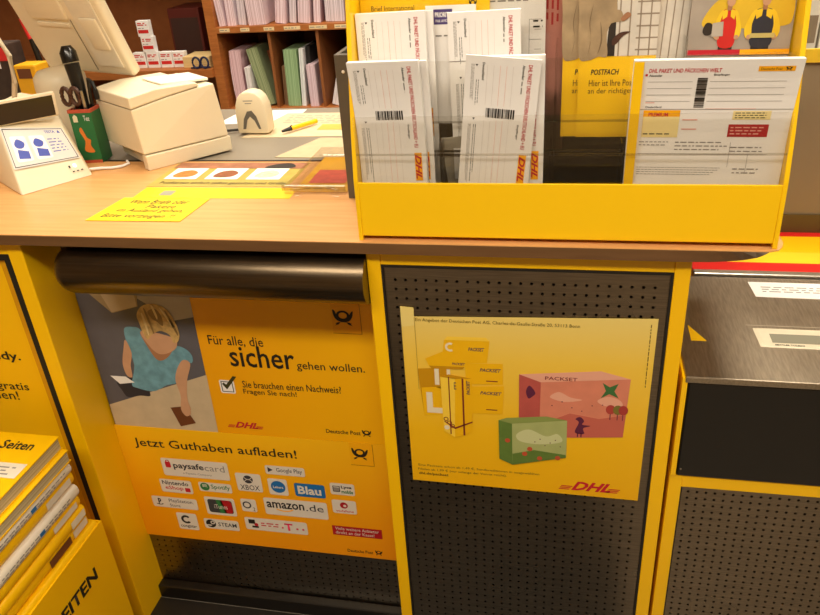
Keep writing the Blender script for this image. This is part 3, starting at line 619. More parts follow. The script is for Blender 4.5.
# partition and shelf behind the ledge
t = thing('partition', 'grey brown partition with a yellow shelf lip right of the leaflet display', 'partition', (1.2, .63, 0))
MB().box(.50, 1.9, .605, .63, 0, 1.175).build('panel', mat('taupe_panel', '8d7c62', .6, var=.04, scale=3), t)
MB().box(.50, 1.9, .600, .604, .803, .845).build('shade_strip', mat('olive_shade_tone', '5c4a26', .5), t)  # dark strip added as painted shade along the foot of the panel
MB().box(.50, 1.9, .60, .85, 1.1755, 1.182).build('shelf', DKGREY, t)
MB().box(.50, 1.9, .594, .60, 1.172, 1.199, .001).build('shelf_lip', mat('yellow_lip', 'e8c030', .4), t)
for k, (x, w, d_, h, c, lab) in enumerate(((.655, .045, .05, .16, 'e8e4da', 'slim white carton nearest the leaflet display on the yellow lipped shelf'), (.735, .04, .06, .13, 'dcd8cc', 'pale carton second on the yellow lipped shelf'), (.79, .06, .06, .19, 'e6dfd0', 'taller pale carton at the right end of the yellow lipped shelf'))):
    bt = thing('carton', lab, 'box', (x, .68, 1.182), group='cartons on the shelf')
    MB().box(x - w / 2, x + w / 2, .65, .65 + d_, 1.182, 1.182 + h, .001).build('body', mat('carton_' + c, c, .6), bt)
    MB().box(x - w / 2 + .004, x + w / 2 - .004, .6492, .65, 1.20, 1.182 + h * .55).build('label', mat('carton_print', '8a7a66', .6), bt)

# ================================================================ LEAFLET DISPLAY
DX0, DX1 = -.050, .568
t = thing('leaflet_display', 'yellow leaflet display with clear pockets standing on the counter', 'display', (.26, .06, CT))
side = [(-.012, CT), (-.010, 1.135), (.0, 1.20), (.055, 1.46), (.15, 1.46), (.15, CT)]
MB().prism(side, DX0 - .004, DX0 + .003, 'x', .0012).build('side_panel', YEL_P, t)
MB().prism(side, DX1 - .003, DX1 + .004, 'x', .0012).build('side_panel', YEL_P, t)
MB().box(DX0 + .003, DX1 - .003, -.010, -.006, CT + .008, 1.131, .0008).build('tray_front', YEL_P, t)
MB().box(DX0 + .003, DX1 - .003, -.006, .146, CT + .006, CT + .010).build('tray_floor', YEL_P, t)
MB().box(DX0 + .003, DX1 - .003, .135, .139, CT + .010, 1.45).build('back_panel', mat('smoked_acrylic', '7c6c56', .25, var=.25, scale=14), t)
MB().box(DX0 + .003, DX1 - .003, -.0055, -.0035, 1.05, 1.232).build('front_pocket', CLEAR, t)
MB().box(DX0 + .003, DX1 - .003, .034, .036, CT + .010, 1.302).build('rear_pocket', CLEAR, t)
MB().box(DX0 + .003, DX1 - .003, .092, .094, CT + .010, 1.40).build('top_pocket', CLEAR, t)
for x in (.083, .245, .345): MB().box(x - .001, x + .001, -.0035, .034, CT + .010, 1.19).build('divider', CLEAR, t)
for x in (.249, .425): MB().box(x - .001, x + .001, .036, .092, CT + .010, 1.32).build('divider', CLEAR, t)
for z_, y_ in ((1.165, .0375), (1.21, .0375), (1.172, -.0025)): MB().box(DX0 + .003, DX1 - .003, y_ - .001, y_ + .001, z_, z_ + .003).build('pocket_lip', clear('acrylic_edge_%d' % int(z_ * 1000), (.88, .86, .82), .2), t)
# dark rack standing behind it
t = thing('leaflet_rack', 'dark grey leaflet rack half hidden behind the yellow display', 'rack', (.22, .2, CT))
MB().box(-.122, .57, .175, .187, CT, 1.29, .001).build('front', DKGREY, t)
for x in (-.122, .562): MB().box(x, x + .008, .187, .31, CT, 1.29, .001).build('side', DKGREY, t)
MB().box(-.114, .562, .30, .31, CT, 1.33).build('back', DKGREY, t)
MB().box(-.114, .562, .187, .30, CT, CT + .006).build('floor', DKGREY, t)
s_ = MB(); s_.tube([(-.108, .1745, 1.262), (-.108, .173, 1.262)], [.003, .002], 10); s_.build('stud', WHITE, t)

PED = pages('form_pad_edges', 'c8c0b4', 'f0ece6', 1, 900)
def pad(name, label, cx, z0, w, h, y, thick, lean, curl, tilt, m=WHITE, cat='form pad', group=None):
    """block of upright forms; lean: metres backwards over its height, curl: metres forwards at the top; returns its Face (mm from lower left)"""
    t = thing(name, label, cat, (cx, y, z0), group=group)
    ct, st = math.cos(tilt), math.sin(tilt)
    def fn(a, b, l):
        a = a / 1000 - w / 2; b = b / 1000; s = b / h
        yy = lean * s - curl * max(0, s - .45) ** 2 / .3025 - l
        return (a * ct - b * st, yy, b * ct + a * st)
    N = 10; v = []; f = []
    for j in range(N + 1):
        for (a, l) in ((0, 0), (w * 1000, 0), (w * 1000, -thick), (0, -thick)): v.append(fn(a, h * 1000 * j / N, l))
    for j in range(N):
        for k in range(4):
            n = (k + 1) % 4; f.append((4 * j + k, 4 * j + n, 4 * j + 4 + n, 4 * j + 4 + k))
    f += [(3, 2, 1, 0), (4 * N, 4 * N + 1, 4 * N + 2, 4 * N + 3)]
    me = bpy.data.meshes.new('sheets'); me.from_pydata(v, [], f); me.update()
    me.materials.append(m); me.materials.append(PED)
    bm = bmesh.new(); bm.from_mesh(me); bmesh.ops.recalc_face_normals(bm, faces=bm.faces[:]); bm.to_mesh(me); bm.free()
    o = bpy.data.objects.new('sheets', me); COL.objects.link(o); o.parent = t
    return t, Face(t, fn, .0003)
def slip_print(F, t, w, h, red_w=7, logo=True):
    """parcel form turned on its side: words read downwards"""
    F.text('DHL PAKET UND PÄCKCHEN DEUTSCHLAND + EU', w - 17, h - 132, w - 17 + red_w, h - 8, REDINK, down=True, bold=.012)
    if logo:
        b = F.rect('logo_block', w - 18, h - 184, w - 7, h - 140, ORANGE); F.dhl(w - 18, h - 184, w - 7, h - 140, REDINK, 2, b, down=True)
    for x in (31, 40, 49, 58, 67): F.bars([(x, h - 70, x + .35, h - 12), (x, h - 200, x + .35, h - 92)], LREDINK if x in (49, 58) else mat('form_hairline', 'd4ccc8', .7, var=0), 1, None, 'form_line')
    F.lines(8, h - 72, 13, h - 12, 3, GREYINK, .4, 1, None, True); F.lines(15, h - 72, 21, h - 34, 2, INK, .25, 1, None, True)
    F.lines(8, h - 190, 13, h - 100, 3, GREYINK, .4, 1, None, True); F.lines(15, h - 195, 21, h - 100, 2, INK, .25, 1, None, True)
    F.text('Deutschland', 24, h - 34, 27.5, h - 9, INK, down=True, bold=.01); F.text('Absender', w - 25, h - 30, w - 21.5, h - 9, INK, down=True, bold=.01); F.text('Empfänger', w - 26, h - 118, w - 22.5, h - 96, INK, down=True, bold=.01)
    F.lines(w - 26, h - 50, w - 22, h - 32, 1, GREYINK, .4, 1, None, True); F.poly('form_mark', [(14, h - 12), (18, h - 12), (16, h - 15)], INK); F.poly('form_mark', [(14, h - 90), (18, h - 90), (16, h - 93)], INK)
    bars = []; x = 33; rnd = random.Random(3)
    while x < 74:
        bw = rnd.choice((.7, .7, 1.4, 2.2)); bars.append((x, h - 88, x + bw, h - 74)); x += bw + rnd.choice((.6, .6, 1.2))
    F.bars(bars, INK, 2, None, 'barcode')
G_ = 'parcel form pads'
zb = 1.047
t, F = pad('form_pad', 'front pad of white parcel forms at the left end of the display', .007, zb, .105, .265, .012, .012, .0, .022, .006, group=G_); slip_print(F, t, 105, 265)
t, F = pad('form_pad', 'second pad of white parcel forms just behind the leftmost one', .0165, zb, .105, .262, .026, .006, .0, .022, .006, group=G_); slip_print(F, t, 105, 262)
t, F = pad('form_pad', 'front pad of white parcel forms in the middle of the display', .152, zb, .105, .267, .009, .004, .0, .014, -.100, group=G_); slip_print(F, t, 105, 267)
t, F = pad('form_pad', 'white parcel forms fanned out behind the middle front pad', .1815, zb, .105, .266, .0175, .008, .0, .014, -.004, group=G_); slip_print(F, t, 105, 266)
t, F = pad('form_pad', 'rear pad of white parcel forms at top left under the yellow header card', .010, 1.115, .105, .254, .044, .008, .012, 0, .012, group=G_); slip_print(F, t, 105, 254)
t, F = pad('form_pad', 'rear parcel forms peeking out beside the top left pad', .020, 1.105, .105, .262, .056, .006, .012, 0, .014, group=G_); slip_print(F, t, 105, 262)
t, F = pad('form_pad', 'rear pad of white parcel forms at top middle of the display', .149, 1.12, .105, .246, .046, .008, .010, 0, .018, group=G_); slip_print(F, t, 105, 246, logo=False); F.bars([(0, 178, 105, 179)], GREYINK, 2, None, 'fold')
t, F = pad('form_pad', 'crumpled grey form sheets low down between the parcel pads', .118, zb, .05, .14, .048, .004, .0, 0, .12, mat('grey_paper', 'b0a898', .8))
t, F = pad('postcard', 'white postcard with a purple priority label behind the parcel forms', .093, 1.20, .075, .172, .074, .003, .01, 0, 0, cat='card')
b = F.rect('priority_label', 12, 146, 40, 167, mat('print_purple', '4a3a78', .5, var=0)); F.text('PRIORITY', 14, 156, 38, 163, WHITE, 2, b, bold=.03); F.text('PAR AVION', 15, 149, 36, 153, WHITE, 2, b, bold=.01); F.lines(14, 128, 38, 132, 1, GREYINK, .5)
t, F = pad('header_card', 'yellow header card with a black horn at the top left of the display', .051, 1.20, .196, .215, .083, .002, .012, 0, -.006, m=mat('card_yellow', 'ffd000', .45, var=.02), cat='card')
F.text('Brief International', 17, 166, 83, 173.5, mat('print_brown_ink', '7a5a10', .6, var=0)); F.horn(165, 166, 177, 178, INK, PYEL)
t, F = pad('customs_form', 'white customs form sheet right of the yellow header card', .186, 1.12, .09, .285, .088, .003, .012, 0, 0, cat='form')
F.lines(4, 250, 84, 262, 2, GREYINK, .35); F.bars([(66 + k % 2 * 8, 170 + 14 * k, 84, 170.6 + 14 * k) for k in range(5)], GREYINK, 1, None, 'form_line'); F.bars([(66, 150, 66.6, 226)], GREYINK, 1, None, 'form_line'); F.lines(72, 212, 86, 228, 2, INK, .3)
t, F = pad('leaflet', 'pink leaflet edge showing beside the white customs form', .238, 1.15, .045, .27, .092 + .008, .002, .012, 0, 0, m=mat('pink_paper', 'c88478', .7), cat='leaflet'); F.lines(6, 180, 36, 240, 4, DRED, .4, 1, None, True)
# two overlapping mailbox cards with photographs above
PX = mat('print_khaki_jacket', 'a8906e', .6, var=.18, scale=45); PXD = mat('print_jacket_fold', '7c664a', .6); DKP = mat('print_dark_coat', '2a2018', .6)
def postfach(label, cx, y, full):
    t, F = pad('mailbox_card', label, cx, 1.178, .108, .23, y, .002, .012, 0, .0, m=PYEL, cat='card', group='mailbox cards')
    F.text('POSTFACH', 18, 91, 58, 99, INK, bold=.02, shear=.2); F.text('Hier ist Ihre Post', 16, 75, 80, 84, mat('print_ochre_ink', '6a4a08', .6, var=0)); F.text('an der richtigen', 15, 62, 80, 72, MATS['print_ochre_ink'])
    ph = F.rect('photo', 0, 117, 108, 230, mat('print_white_letters', 'd8d0c4', .6, var=.1, scale=30))
    F.bars([(54 + 14 * k, 117, 56 + 14 * k, 230) for k in range(4)], mat('print_letter_gap', '9a8a78', .6), 2, ph, 'photo_gap')
    F.bars([(78, 124 + 16 * k, 108, 126 + 16 * k) for k in range(7)], mat('print_letter_gap', '9a8a78', .6), 2, ph, 'photo_gap')
    F.poly('photo_coat', [(38, 117), (50, 117), (50, 230), (44, 230)], DKP, 2, ph)
    F.blob('photo_jacket', [(0, 117), (14, 112), (28, 117), (40, 118), (38, 150), (50, 175), (48, 200), (40, 230), (0, 230), (-2, 170)], PX, 3, ph)
    F.blob('photo_sleeve', [(16, 150), (44, 162), (58, 165), (56, 178), (40, 180), (18, 176)], PX, 4, ph)
    F.blob('photo_fold', [(12, 118), (16, 140), (13, 165), (18, 190), (14, 165), (16, 140)], PXD, 5, ph); F.blob('photo_fold', [(26, 120), (32, 140), (28, 165), (30, 140)], PXD, 5, ph)
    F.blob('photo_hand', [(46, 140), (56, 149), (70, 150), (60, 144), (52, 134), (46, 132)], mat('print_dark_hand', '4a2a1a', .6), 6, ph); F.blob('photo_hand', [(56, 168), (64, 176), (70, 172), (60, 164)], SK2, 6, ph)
    return t
postfach('yellow mailbox card at the left, mostly behind its twin', .3115, .0742, False)
postfach('yellow mailbox card in front with the photo of a jacket above', .3345, .0700, True)
t, F = pad('leaflet', 'photo leaflet of white letters leaning above the world parcel form', .407, 1.21, .05, .22, .0795, .002, .014, 0, -.05, m=mat('print_white_letters', 'd8d0c4', .6), cat='leaflet'); F.bars([(8 + 11 * k, 60, 9.5 + 11 * k, 210) for k in range(4)], MATS['print_letter_gap'], 1, None, 'photo_gap')
# photograph of two parcel workers
t, F = pad('photo_leaflet', 'photo leaflet of two parcel workers at the top right of the display', .494, 1.17, .134, .25, .062, .003, .014, 0, -.012, m=mat('print_street_grey', 'a89c90', .6, var=.12, scale=18), cat='leaflet', group=None)
van = F.blob('photo_van', [(16, 168), (34, 195), (64, 202), (124, 204), (132, 170), (118, 160), (60, 158), (26, 158)], mat('print_van_yellow', 'e0b828', .6, var=.05), 1)
F.blob('photo_wheel', [(18, 156), (22, 166), (30, 164), (30, 152), (22, 150)], DKP, 2)
JR = mat('print_jacket_red', 'd02018', .6); JY = mat('print_jacket_yellow', 'f0c820', .6)
NV = mat('print_jacket_navy', '2c2c38', .6)
for cx, w_, c1 in ((50, 15, JR), (95, 19, NV)):
    F.poly('photo_trousers', [(cx - w_ * .6, 124), (cx + w_ * .6, 124), (cx + w_ * .62, 142), (cx - w_ * .62, 142)], DKP, 2)
    F.blob('photo_torso', [(cx - w_ * .66, 136), (cx - w_ * .72, 166), (cx - w_ * .62, 180), (cx - w_ * .2, 184), (cx + w_ * .2, 184), (cx + w_ * .62, 180), (cx + w_ * .72, 166), (cx + w_ * .66, 136)], c1, 3)
    for d in (-1, 1):
        F.blob('photo_sleeve', [(cx + d * w_ * .5, 182), (cx + d * w_ * .85, 177), (cx + d * w_ * 1.2, 158), (cx + d * w_ * 1.05, 146), (cx + d * w_ * .7, 148), (cx + d * w_ * .72, 164)], JY, 4)
        F.poly('photo_shoulder', [(cx + d * w_ * .12, 184), (cx + d * w_ * .62, 181), (cx + d * w_ * .5, 170), (cx + d * w_ * .15, 174)], JY, 5)
        F.disc('photo_hand', cx + d * w_ * .85, 147, 3.2, SK, 6, None, 10)
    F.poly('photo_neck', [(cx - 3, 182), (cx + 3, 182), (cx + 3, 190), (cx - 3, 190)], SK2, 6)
    F.disc('photo_head', cx + 1, 194, 5.6, SK, 7, None, 14, 7); F.blob('photo_cap', [(cx - 5.5, 197), (cx - 4, 203), (cx + 3, 204), (cx + 7, 198), (cx + 2, 199)], c1, 8)
F.poly('photo_parcel', [(30, 148), (30, 166), (44, 168), (45, 149)], BEIGE3, 8); F.bars([(80, 146, 112, 152)], mat('print_hivis_band', 'c8b870', .6), 8, None, 'photo_band')
F.bars([(0, 124, 70, 131)], REDINK, 8, None, 'red_border'); F.bars([(70, 124, 134, 131)], ORANGE, 8, None, 'yellow_border')
# world parcel forms, fanned pad
t, F = pad('form_pad', 'wide white world parcel form pad at the right of the display', .457, zb, .213, .256, .012, .012, .0, .020, -.012, group=G_)
_wf = F.fn
F.fn = lambda a, b, l: _wf(a, (.764 * b + 58.6) if b > 168 else 1.123 * b + .6, l)
F.rect('side_strip', 0, 0, 13, 256, PYEL)
F.lines(4, 165, 8, 240, 1, MATS['print_ochre_ink'], .5, 2, None, True); F.lines(4, 20, 8, 140, 1, MATS['print_ochre_ink'], .5, 2, None, True)
F.text('DHL PAKET UND PÄCKCHEN WELT', 20, 236, 113, 245, REDINK, bold=.02, shear=.15)
b = F.rect('header_block', 158, 237, 203, 246, ORANGE); F.text('Deutsche Post', 161, 239, 187, 243.5, MATS['print_ochre_ink'], 2, b); F.horn(191, 238, 199, 245.5, INK, PYEL, 2, b)
F.text('Absender', 21, 229, 38, 233, INK, bold=.015); F.text('Empfänger', 104, 229, 124, 233.5, INK, bold=.015); F.text('Deutschland', 21, 171, 42, 174.5, INK, bold=.015)
F.bars([(20, 219 - 12 * k, 78, 219.6 - 12 * k) for k in range(4)] + [(100, 219 - 12 * k, 196, 219.6 - 12 * k) for k in range(4)], GREYINK, 1, None, 'form_line'); F.bars([(20, 180, 32, 181.5), (100, 168.5, 165, 169.5)], LREDINK, 1, None, 'form_line')
bars = []; yy = 172; rnd = random.Random(5)
while yy < 226:
    bw = rnd.choice((.8, .8, 1.6, 2.6)); bars.append((84, yy, 97, yy + bw)); yy += bw + rnd.choice((.7, .7, 1.3))
F.bars(bars, INK, 2, None, 'barcode')
F.bars([(0, 166, 213, 166.6)], GREYINK, 2, None, 'fold')
b = F.rect('yellow_field', 19, 130, 68, 165, mat('print_light_yellow', 'f5e2a0', .5, var=0)); F.rect('yellow_head', 19, 154, 68, 165, ORANGE, 2, b); F.text('PREMIUM', 26, 157, 52, 162, REDINK, 3, b, bold=.02); F.lines(21, 132, 66, 152, 4, INK, .28, 2, b)
F.rect('yellow_field', 137, 153, 186, 164, MATS['print_light_yellow']); F.lines(140, 154, 184, 163, 3, INK, .35, 2)
b = F.rect('red_field', 134, 131, 186, 147, DRED); F.lines(137, 133, 184, 145, 3, LREDINK, .35, 2, b)
F.bars([(72, 152, 92, 153.5), (72, 140, 92, 141.5)], LREDINK, 1, None, 'form_line')
F.lines(17, 118, 62, 126, 2, GREYINK, .28); F.lines(66, 112, 140, 126, 3, GREYINK, .28); F.bars([(17, 108, 190, 108.6), (140, 92, 140.5, 124), (165, 84, 165.5, 108)], GREYINK, 1, None, 'form_line'); F.lines(140, 110, 190, 120, 2, GREYINK, .28)
F.lines(17, 80, 138, 92, 4, GREYINK, .26); F.lines(148, 82, 185, 92, 2, GREYINK, .3)
for (x, y) in ((16, 230), (8, 158), (8, 146), (8, 122)): F.bars([(x, y, x + 3, y + 4)], REDINK, 2, None, 'form_mark')

# ================================================================ THINGS ON THE COUNTER
# receipt printer, turned about 48 degrees
pt = thing('receipt_printer', 'cream receipt printer turned at an angle on the counter', 'printer', (-.606, .326, CT), (0, 0, .87))
def loc(mb, name, m, par=pt, smooth=False):
    if name in ('body', 'seam', 'lid', 'paper_cover'):   # the housing flares towards its front left corner
        mb.v = [(x - z / .15 * .006 - .014 * y / .19 * (1 - x / .195), y + z / .15 * .014 * (1 - x / .195) * (1 - y / .19), z) for x, y, z in mb.v]
    return mb.build(name, m, par, False, smooth)
L_, D_ = .195, .190
loc(MB().box(.0, L_ + .002, -.002, .02, 0, .032, .002).box(0, .02, .02, .02 + .001, 0, .03), 'skirt', CREAM)
loc(MB().box(.012, L_ - .002, .02, D_ - .01, .004, .033), 'base', mat('cream_base', 'c8bca2', .5))
loc(MB().prism([(0, .034), (L_ + .001, .034), (L_ - .008, .151), (.155, .149), (.08, .1405), (.0, .128)], .0, D_, 'y', .003), 'body', CREAM)
loc(MB().prism([(.0015, .126), (.08, .139), (.15, .148), (.15, .1505), (.08, .1425), (.0015, .1305)], .0015, D_ - .0015, 'y'), 'seam', CREAM_D)
loc(MB().prism([(0, .1295), (.08, .1418), (.155, .1505), (.15, .159), (.06, .161), (.002, .153)], .0, D_, 'y', .0025), 'lid', CREAM)
loc(MB().prism([(.085, .1615), (.19, .153), (.19, .159), (.085, .1655)], .03, .13, 'y', .0015), 'paper_cover', mat('pale_cover', 'f6f0e0', .4))
FP = Face(pt, lambda a, b, l: (-l, a / 1000, b / 1000), .0006); FP.text('TSP', 42, 92, 62, 98, GREYINK)
# pen cup
ct_ = thing('pen_cup', 'green printed cup full of tools between terminal and printer', 'cup', (-.777, .405, CT), (0, 0, .12))
mb = MB()
for a in ((-.025, .025, -.025, -.022), (-.025, .025, .022, .025), (-.025, -.022, -.022, .022), (.022, .025, -.022, .022), (-.022, .022, -.022, .022)):
    mb.box(*a, 0, .118 if a[1] - a[0] < .01 or a[3] - a[2] < .01 else .004)
mb.build('body', mat('cup_green', '1f6a3a', .4, var=.08), ct_, False)
mr_ = MB()
for a in ((-.0262, .0262, -.0262, -.022), (-.0262, .0262, .022, .0262), (-.0262, -.022, -.022, .022), (.022, .0262, -.022, .022)): mr_.box(*a, .112, .119)
mr_.build('rim', mat('cup_red_rim', 'b04a30', .5), ct_, False)
FC = Face(ct_, lambda a, b, l: (a * .00074, -.025 - l, b / 1000), .0003); FC.poly('house_print', [(-24, 92), (-24, 104), (-17, 109), (-10, 104), (-10, 92)], mat('print_cream', 'd8d4b8', .5)); FC.text('Tee', 8, 94, 26, 106, WHITE); FC.blob('orange_print', [(-12, 30), (-4, 50), (-14, 72), (-6, 80), (4, 58), (14, 52), (10, 40), (18, 26), (2, 24)], mat('print_orange_fig', 'd8782a', .5))
FC.bars([(-34, 0, 34, 7)], mat('cup_red_rim', 'b04a30', .5), 1, None, 'red_band')
def pencil(name, label, pts, rr, m, cat='pen'):
    mb = MB().tube(pts, rr, 12); return single(name, mb, m, label, cat, tuple(pts[0]), smooth=True)
t = thing('black_marker', 'tall black thick-handled tool leaning in the green cup', 'tool', (-.775, .41, CT + .01))
MB().tube([(-.774, .408, CT + .006), (-.777, .411, 1.13), (-.782, .414, 1.20), (-.786, .416, 1.245)], [.007, .009, .014, .016], 14).build('handle', BLACK, t, smooth=True)
MB().tube([(-.786, .416, 1.247), (-.789, .418, 1.268), (-.790, .419, 1.281)], [.0175, .0175, .010], 14).build('cap', mat('black_gloss', '1a1816', .2), t, smooth=True)
t = thing('scissors', 'brown handled scissors standing in the green cup', 'scissors', (-.79, .393, CT + .01))
for dx in (-.012, .010):
    MB().tube([(-.791 + dx + .010 * math.cos(a), .392, 1.180 + .018 * math.sin(a)) for a in [k * PI / 8 for k in range(16)]], .0048, 8, True).build('handle', mat('brown_grip', '4a2c1c', .4), t, smooth=True)
MB().box(-.795, -.788, .391, .394, CT + .012, 1.163).build('blade', mat('bright_steel', 'b8b4ac', .3, 1), t)
t = thing('wire_clip', 'black looped metal clip standing in the green cup', 'clip', (-.76, .415, CT + .01))
MB().tube([(-.764, .416, CT + .01), (-.762, .417, 1.17), (-.757, .418, 1.212), (-.748, .416, 1.205), (-.742, .413, 1.185)], .004, 8).build('loop', BLACK, t, smooth=True)
MB().box(-.747, -.739, .407, .417, 1.168, 1.190, .002).build('tip', BLACK, t)
pencil('ballpoint_pen', 'thin silver pen leaning in the green cup', [(-.768, .396, CT + .01), (-.766, .394, 1.12), (-.763, .391, 1.192)], [.003, .004, .003], mat('bright_steel', 'b8b4ac', .3, 1))
# card terminal
tt = thing('card_terminal', 'white sloped customer terminal with black screen at the left end of the counter', 'terminal', (-.80, .25, CT))
A0, A1, A2, A3 = (-.804, .170, CT), (-.723, .299, CT), (-.81, .39, CT), (-.93, .26, CT)
B0, B1 = (-.884, .258, 1.150), (-.799, .346, 1.150)
_n = (Vector(A1) - Vector(A0)).cross(Vector(B0) - Vector(A0)); B1 = (-.799, .346, A0[2] - (_n.x * (-.799 - A0[0]) + _n.y * (.346 - A0[1])) / _n.z)
B2, B3 = (-.83, .385, 1.150), (-.925, .285, 1.150)
a0u, a1u = (-.806, .172, CT + .012), (-.725, .301, CT + .012)
MB().hexa([A0, A1, A2, A3, B0, B1, B2, B3], .004).build('body', CREAM, tt, smooth=True)
sv = Vector(B0) - Vector(A0); n_ = (Vector(A1) - Vector(A0)).cross(Vector(B0) - Vector(A0)).normalized()
if n_.y > 0: n_ = -n_
def tfn(a, b, l):
    p = Vector(A0).lerp(Vector(A1), a).lerp(Vector(B0).lerp(Vector(B1), a), b) + n_ * (l + .0022); return tuple(p - Vector((-.80, .25, CT)))
FTm = Face(tt, tfn, .0003)
sc = FTm.rrect('instruction_sheet', .02, .36, .97, .985, .02, mat('sheet_pale', 'd2cec8', .5, var=0)); SB = mat('print_sign_blue', '3a4aa8', .5, var=0)
FTm.bars([(.04, .38, .955, .392), (.04, .955, .955, .967), (.04, .38, .05, .967), (.945, .38, .955, .967)], INK, 2, sc, 'sheet_border')
for cx in (.22, .50):
    FTm.rrect('pictogram', cx - .115, .45, cx + .115, .85, .03, WHITE, 2, sc); FTm.blob('pictogram_hand', [(cx - .08, .72), (cx - .02, .80), (cx + .07, .74), (cx + .03, .66), (cx - .05, .66)], SB, 3, sc); FTm.poly('pictogram_card', [(cx - .08, .50), (cx + .08, .48), (cx + .09, .60), (cx - .06, .64)], SB, 3, sc)
FTm.lines(.65, .52, .88, .80, 5, SB, .3, 2, sc); FTm.text('TESTA', .66, .88, .82, .93, SB, 2, sc, bold=.02); FTm.poly('pictogram_mark', [(.85, .88), (.90, .88), (.875, .94)], SB, 2, sc)
FTm.disc('status_light', .83, .24, .022, emis('status_led', 'b8e8ff', 1), 2, None, 12, .035); FTm.disc('sensor', .75, .235, .014, INK, 2, None, 10, .025)
FTm.bars([(.76 + .06 * k, .13, .79 + .06 * k, .15) for k in range(3)], INK, 2, None, 'speaker_slot')
C0, C1 = Vector((-.886, .262, 1.150)), Vector((-.803, .352, 1.150)); up = Vector((.006, -.004, .046)); bk = Vector((-.012, .012, 0)); o1 = Vector((.003, .003, .004))
MB().hexa([tuple(C0), tuple(C1), tuple(C1 + bk), tuple(C0 + bk), tuple(C0 + up * 1.1), tuple(C1 + up * 1.1), tuple(C1 + bk + up * 1.1), tuple(C0 + bk + up * 1.1)], .003).build('screen_frame', CREAM, tt, smooth=True)
nn = (C1 - C0).cross(up).normalized()
if nn.y > 0: nn = -nn
MB().hexa([tuple(C0.lerp(C1, .0) + up * .06 + nn * .0005), tuple(C0.lerp(C1, .95) + up * .06 + nn * .0005), tuple(C0.lerp(C1, .95) + up * .06 - nn * .004), tuple(C0 + up * .06 - nn * .004), tuple(C0 + up * .98 + nn * .0005), tuple(C0.lerp(C1, .95) + up * .98 + nn * .0005), tuple(C0.lerp(C1, .95) + up * .98 - nn * .004), tuple(C0 + up * .98 - nn * .004)]).build('screen', mat('screen_black', '0e0c0a', .2, var=0), tt)
MB().tube([(-.745, .318, CT + .006), (-.722, .333, CT + .004), (-.700, .336, CT + .0035), (-.682, .347, CT + .0035), (-.676, .366, CT + .0035), (-.690, .384, CT + .0035)], .003, 8).build('cable', WHITE, tt, smooth=True)
# screen of the clerk, seen from behind
mt = thing('clerk_monitor', 'large cream computer screen seen from behind, tilted towards the counter', 'monitor', (-.86, .52, CT))
bl, br = Vector((-.945, .555, 1.208)), Vector((-.695, .505, 1.194)); upv = Vector((-.004, -.108, .232))
bk = upv.cross(br - bl).normalized()
if bk.y < 0: bk = -bk
def hx(p0, p1, u, d, bev): return MB().hexa([tuple(v) for v in (p0, p1, p1 + d, p0 + d, p0 + u, p1 + u, p1 + u + d, p0 + u + d)], bev, 3)
hx(bl, br, upv * 1.25, bk * .028, .008).build('housing', CREAM, mt, smooth=True)
e = br - bl
hx(bl + e * .18 + upv * .55 - bk * .006, bl + e * .60 + upv * .55 - bk * .006, upv * .6, bk * .01, .005).build('rear_bulge', CREAM, mt, smooth=True)
hx(bl + e * .66 + upv * .1 - bk * .0025, bl + e * .93 + upv * .1 - bk * .0025, upv * .78, bk * .004, .001).build('cover_plate', mat('cream_plate', 'e0d6c0', .45), mt)
hx(bl + e * .72 + upv * .28 - bk * .006, bl + e * .9 + upv * .28 - bk * .006, upv * .30, bk * .006, .003).build('latch', CREAM, mt, smooth=True)
hx(bl + e * .22 + upv * .48 - bk * .004, bl + e * .58 + upv * .48 - bk * .004, upv * .035, bk * .006, .001).build('vent_lip', CREAM, mt)
hx(bl + e * .605 + upv * .05 - bk * .0015, bl + e * .612 + upv * .05 - bk * .0015, upv * .5, bk * .003, 0).build('seam', CREAM_D, mt)
mb = MB(); prf = [(.062, 0), (.064, .006), (.058, .03), (.055, .11), (.058, .15), (.056, .172), (.045, .185), (.02, .190)]
mb.lathe([(r, z_) for r, z_ in prf], (-.885, .50, CT - .003), 28); mb.build('pedestal', CREAM, mt, smooth=True)
# scanner stand, pen, papers
st = thing('barcode_scanner', 'white rounded barcode scanner standing on the grey desk', 'scanner', (-.476, .612, CT - .004))
mb = MB(); prof = [(.040, 0), (.040, .05), (.038, .075), (.031, .092), (.018, .102), (.006, .1045)]
poly = [(x, z_) for x, z_ in [(-.040, .004), (.040, .004), (.040, .05), (.037, .072), (.030, .09), (.018, .101), (0, .1045), (-.018, .101), (-.030, .09), (-.037, .072), (-.040, .05)]]
mb.prism([(p[0] - .476, p[1] + CT - .004) for p in poly], .60, .645, 'y', .006); mb.build('housing', CREAM, st, smooth=True)
FSn = Face(st, lambda a, b, l: (a / 1000, -.012 - l, b / 1000), .0003)
FSn.poly('window', [(-24, 16), (-19, 40), (-8, 58), (4, 60), (14, 46), (22, 16), (16, 16), (8, 36), (-2, 46), (-10, 38), (-17, 16)], mat('scanner_grey', '6a645c', .3)); FSn.bars([(-14, 82, 10, 84), (-10, 76, 6, 78)], GREYINK)
MB().tube([(-.52, .63, CT + .003), (-.55, .62, CT + .003), (-.58, .60, CT + .004)], .003, 8).build('cable', GASKET, st, smooth=True)
t = thing('yellow_pen', 'yellow and black pen lying on papers beside the scanner', 'pen', (-.375, .64, CT + .002))
MB().tube([(-.388, .624, CT + .006), (-.345, .69, CT + .006)], .0055, 12).build('barrel', YEL, t, smooth=True)
MB().tube([(-.403, .601, CT + .0055), (-.388, .6235, CT + .006)], [.003, .0056], 12).build('tip', BLACK, t, smooth=True)
MB().box(-.3895, -.3865, .62, .63, CT + .0110, CT + .0125).build('clip', BLACK, t)
DZ = CT - .004
PAPB = mat('paper_beige', 'd8c4a0', .8, var=.06, scale=40)
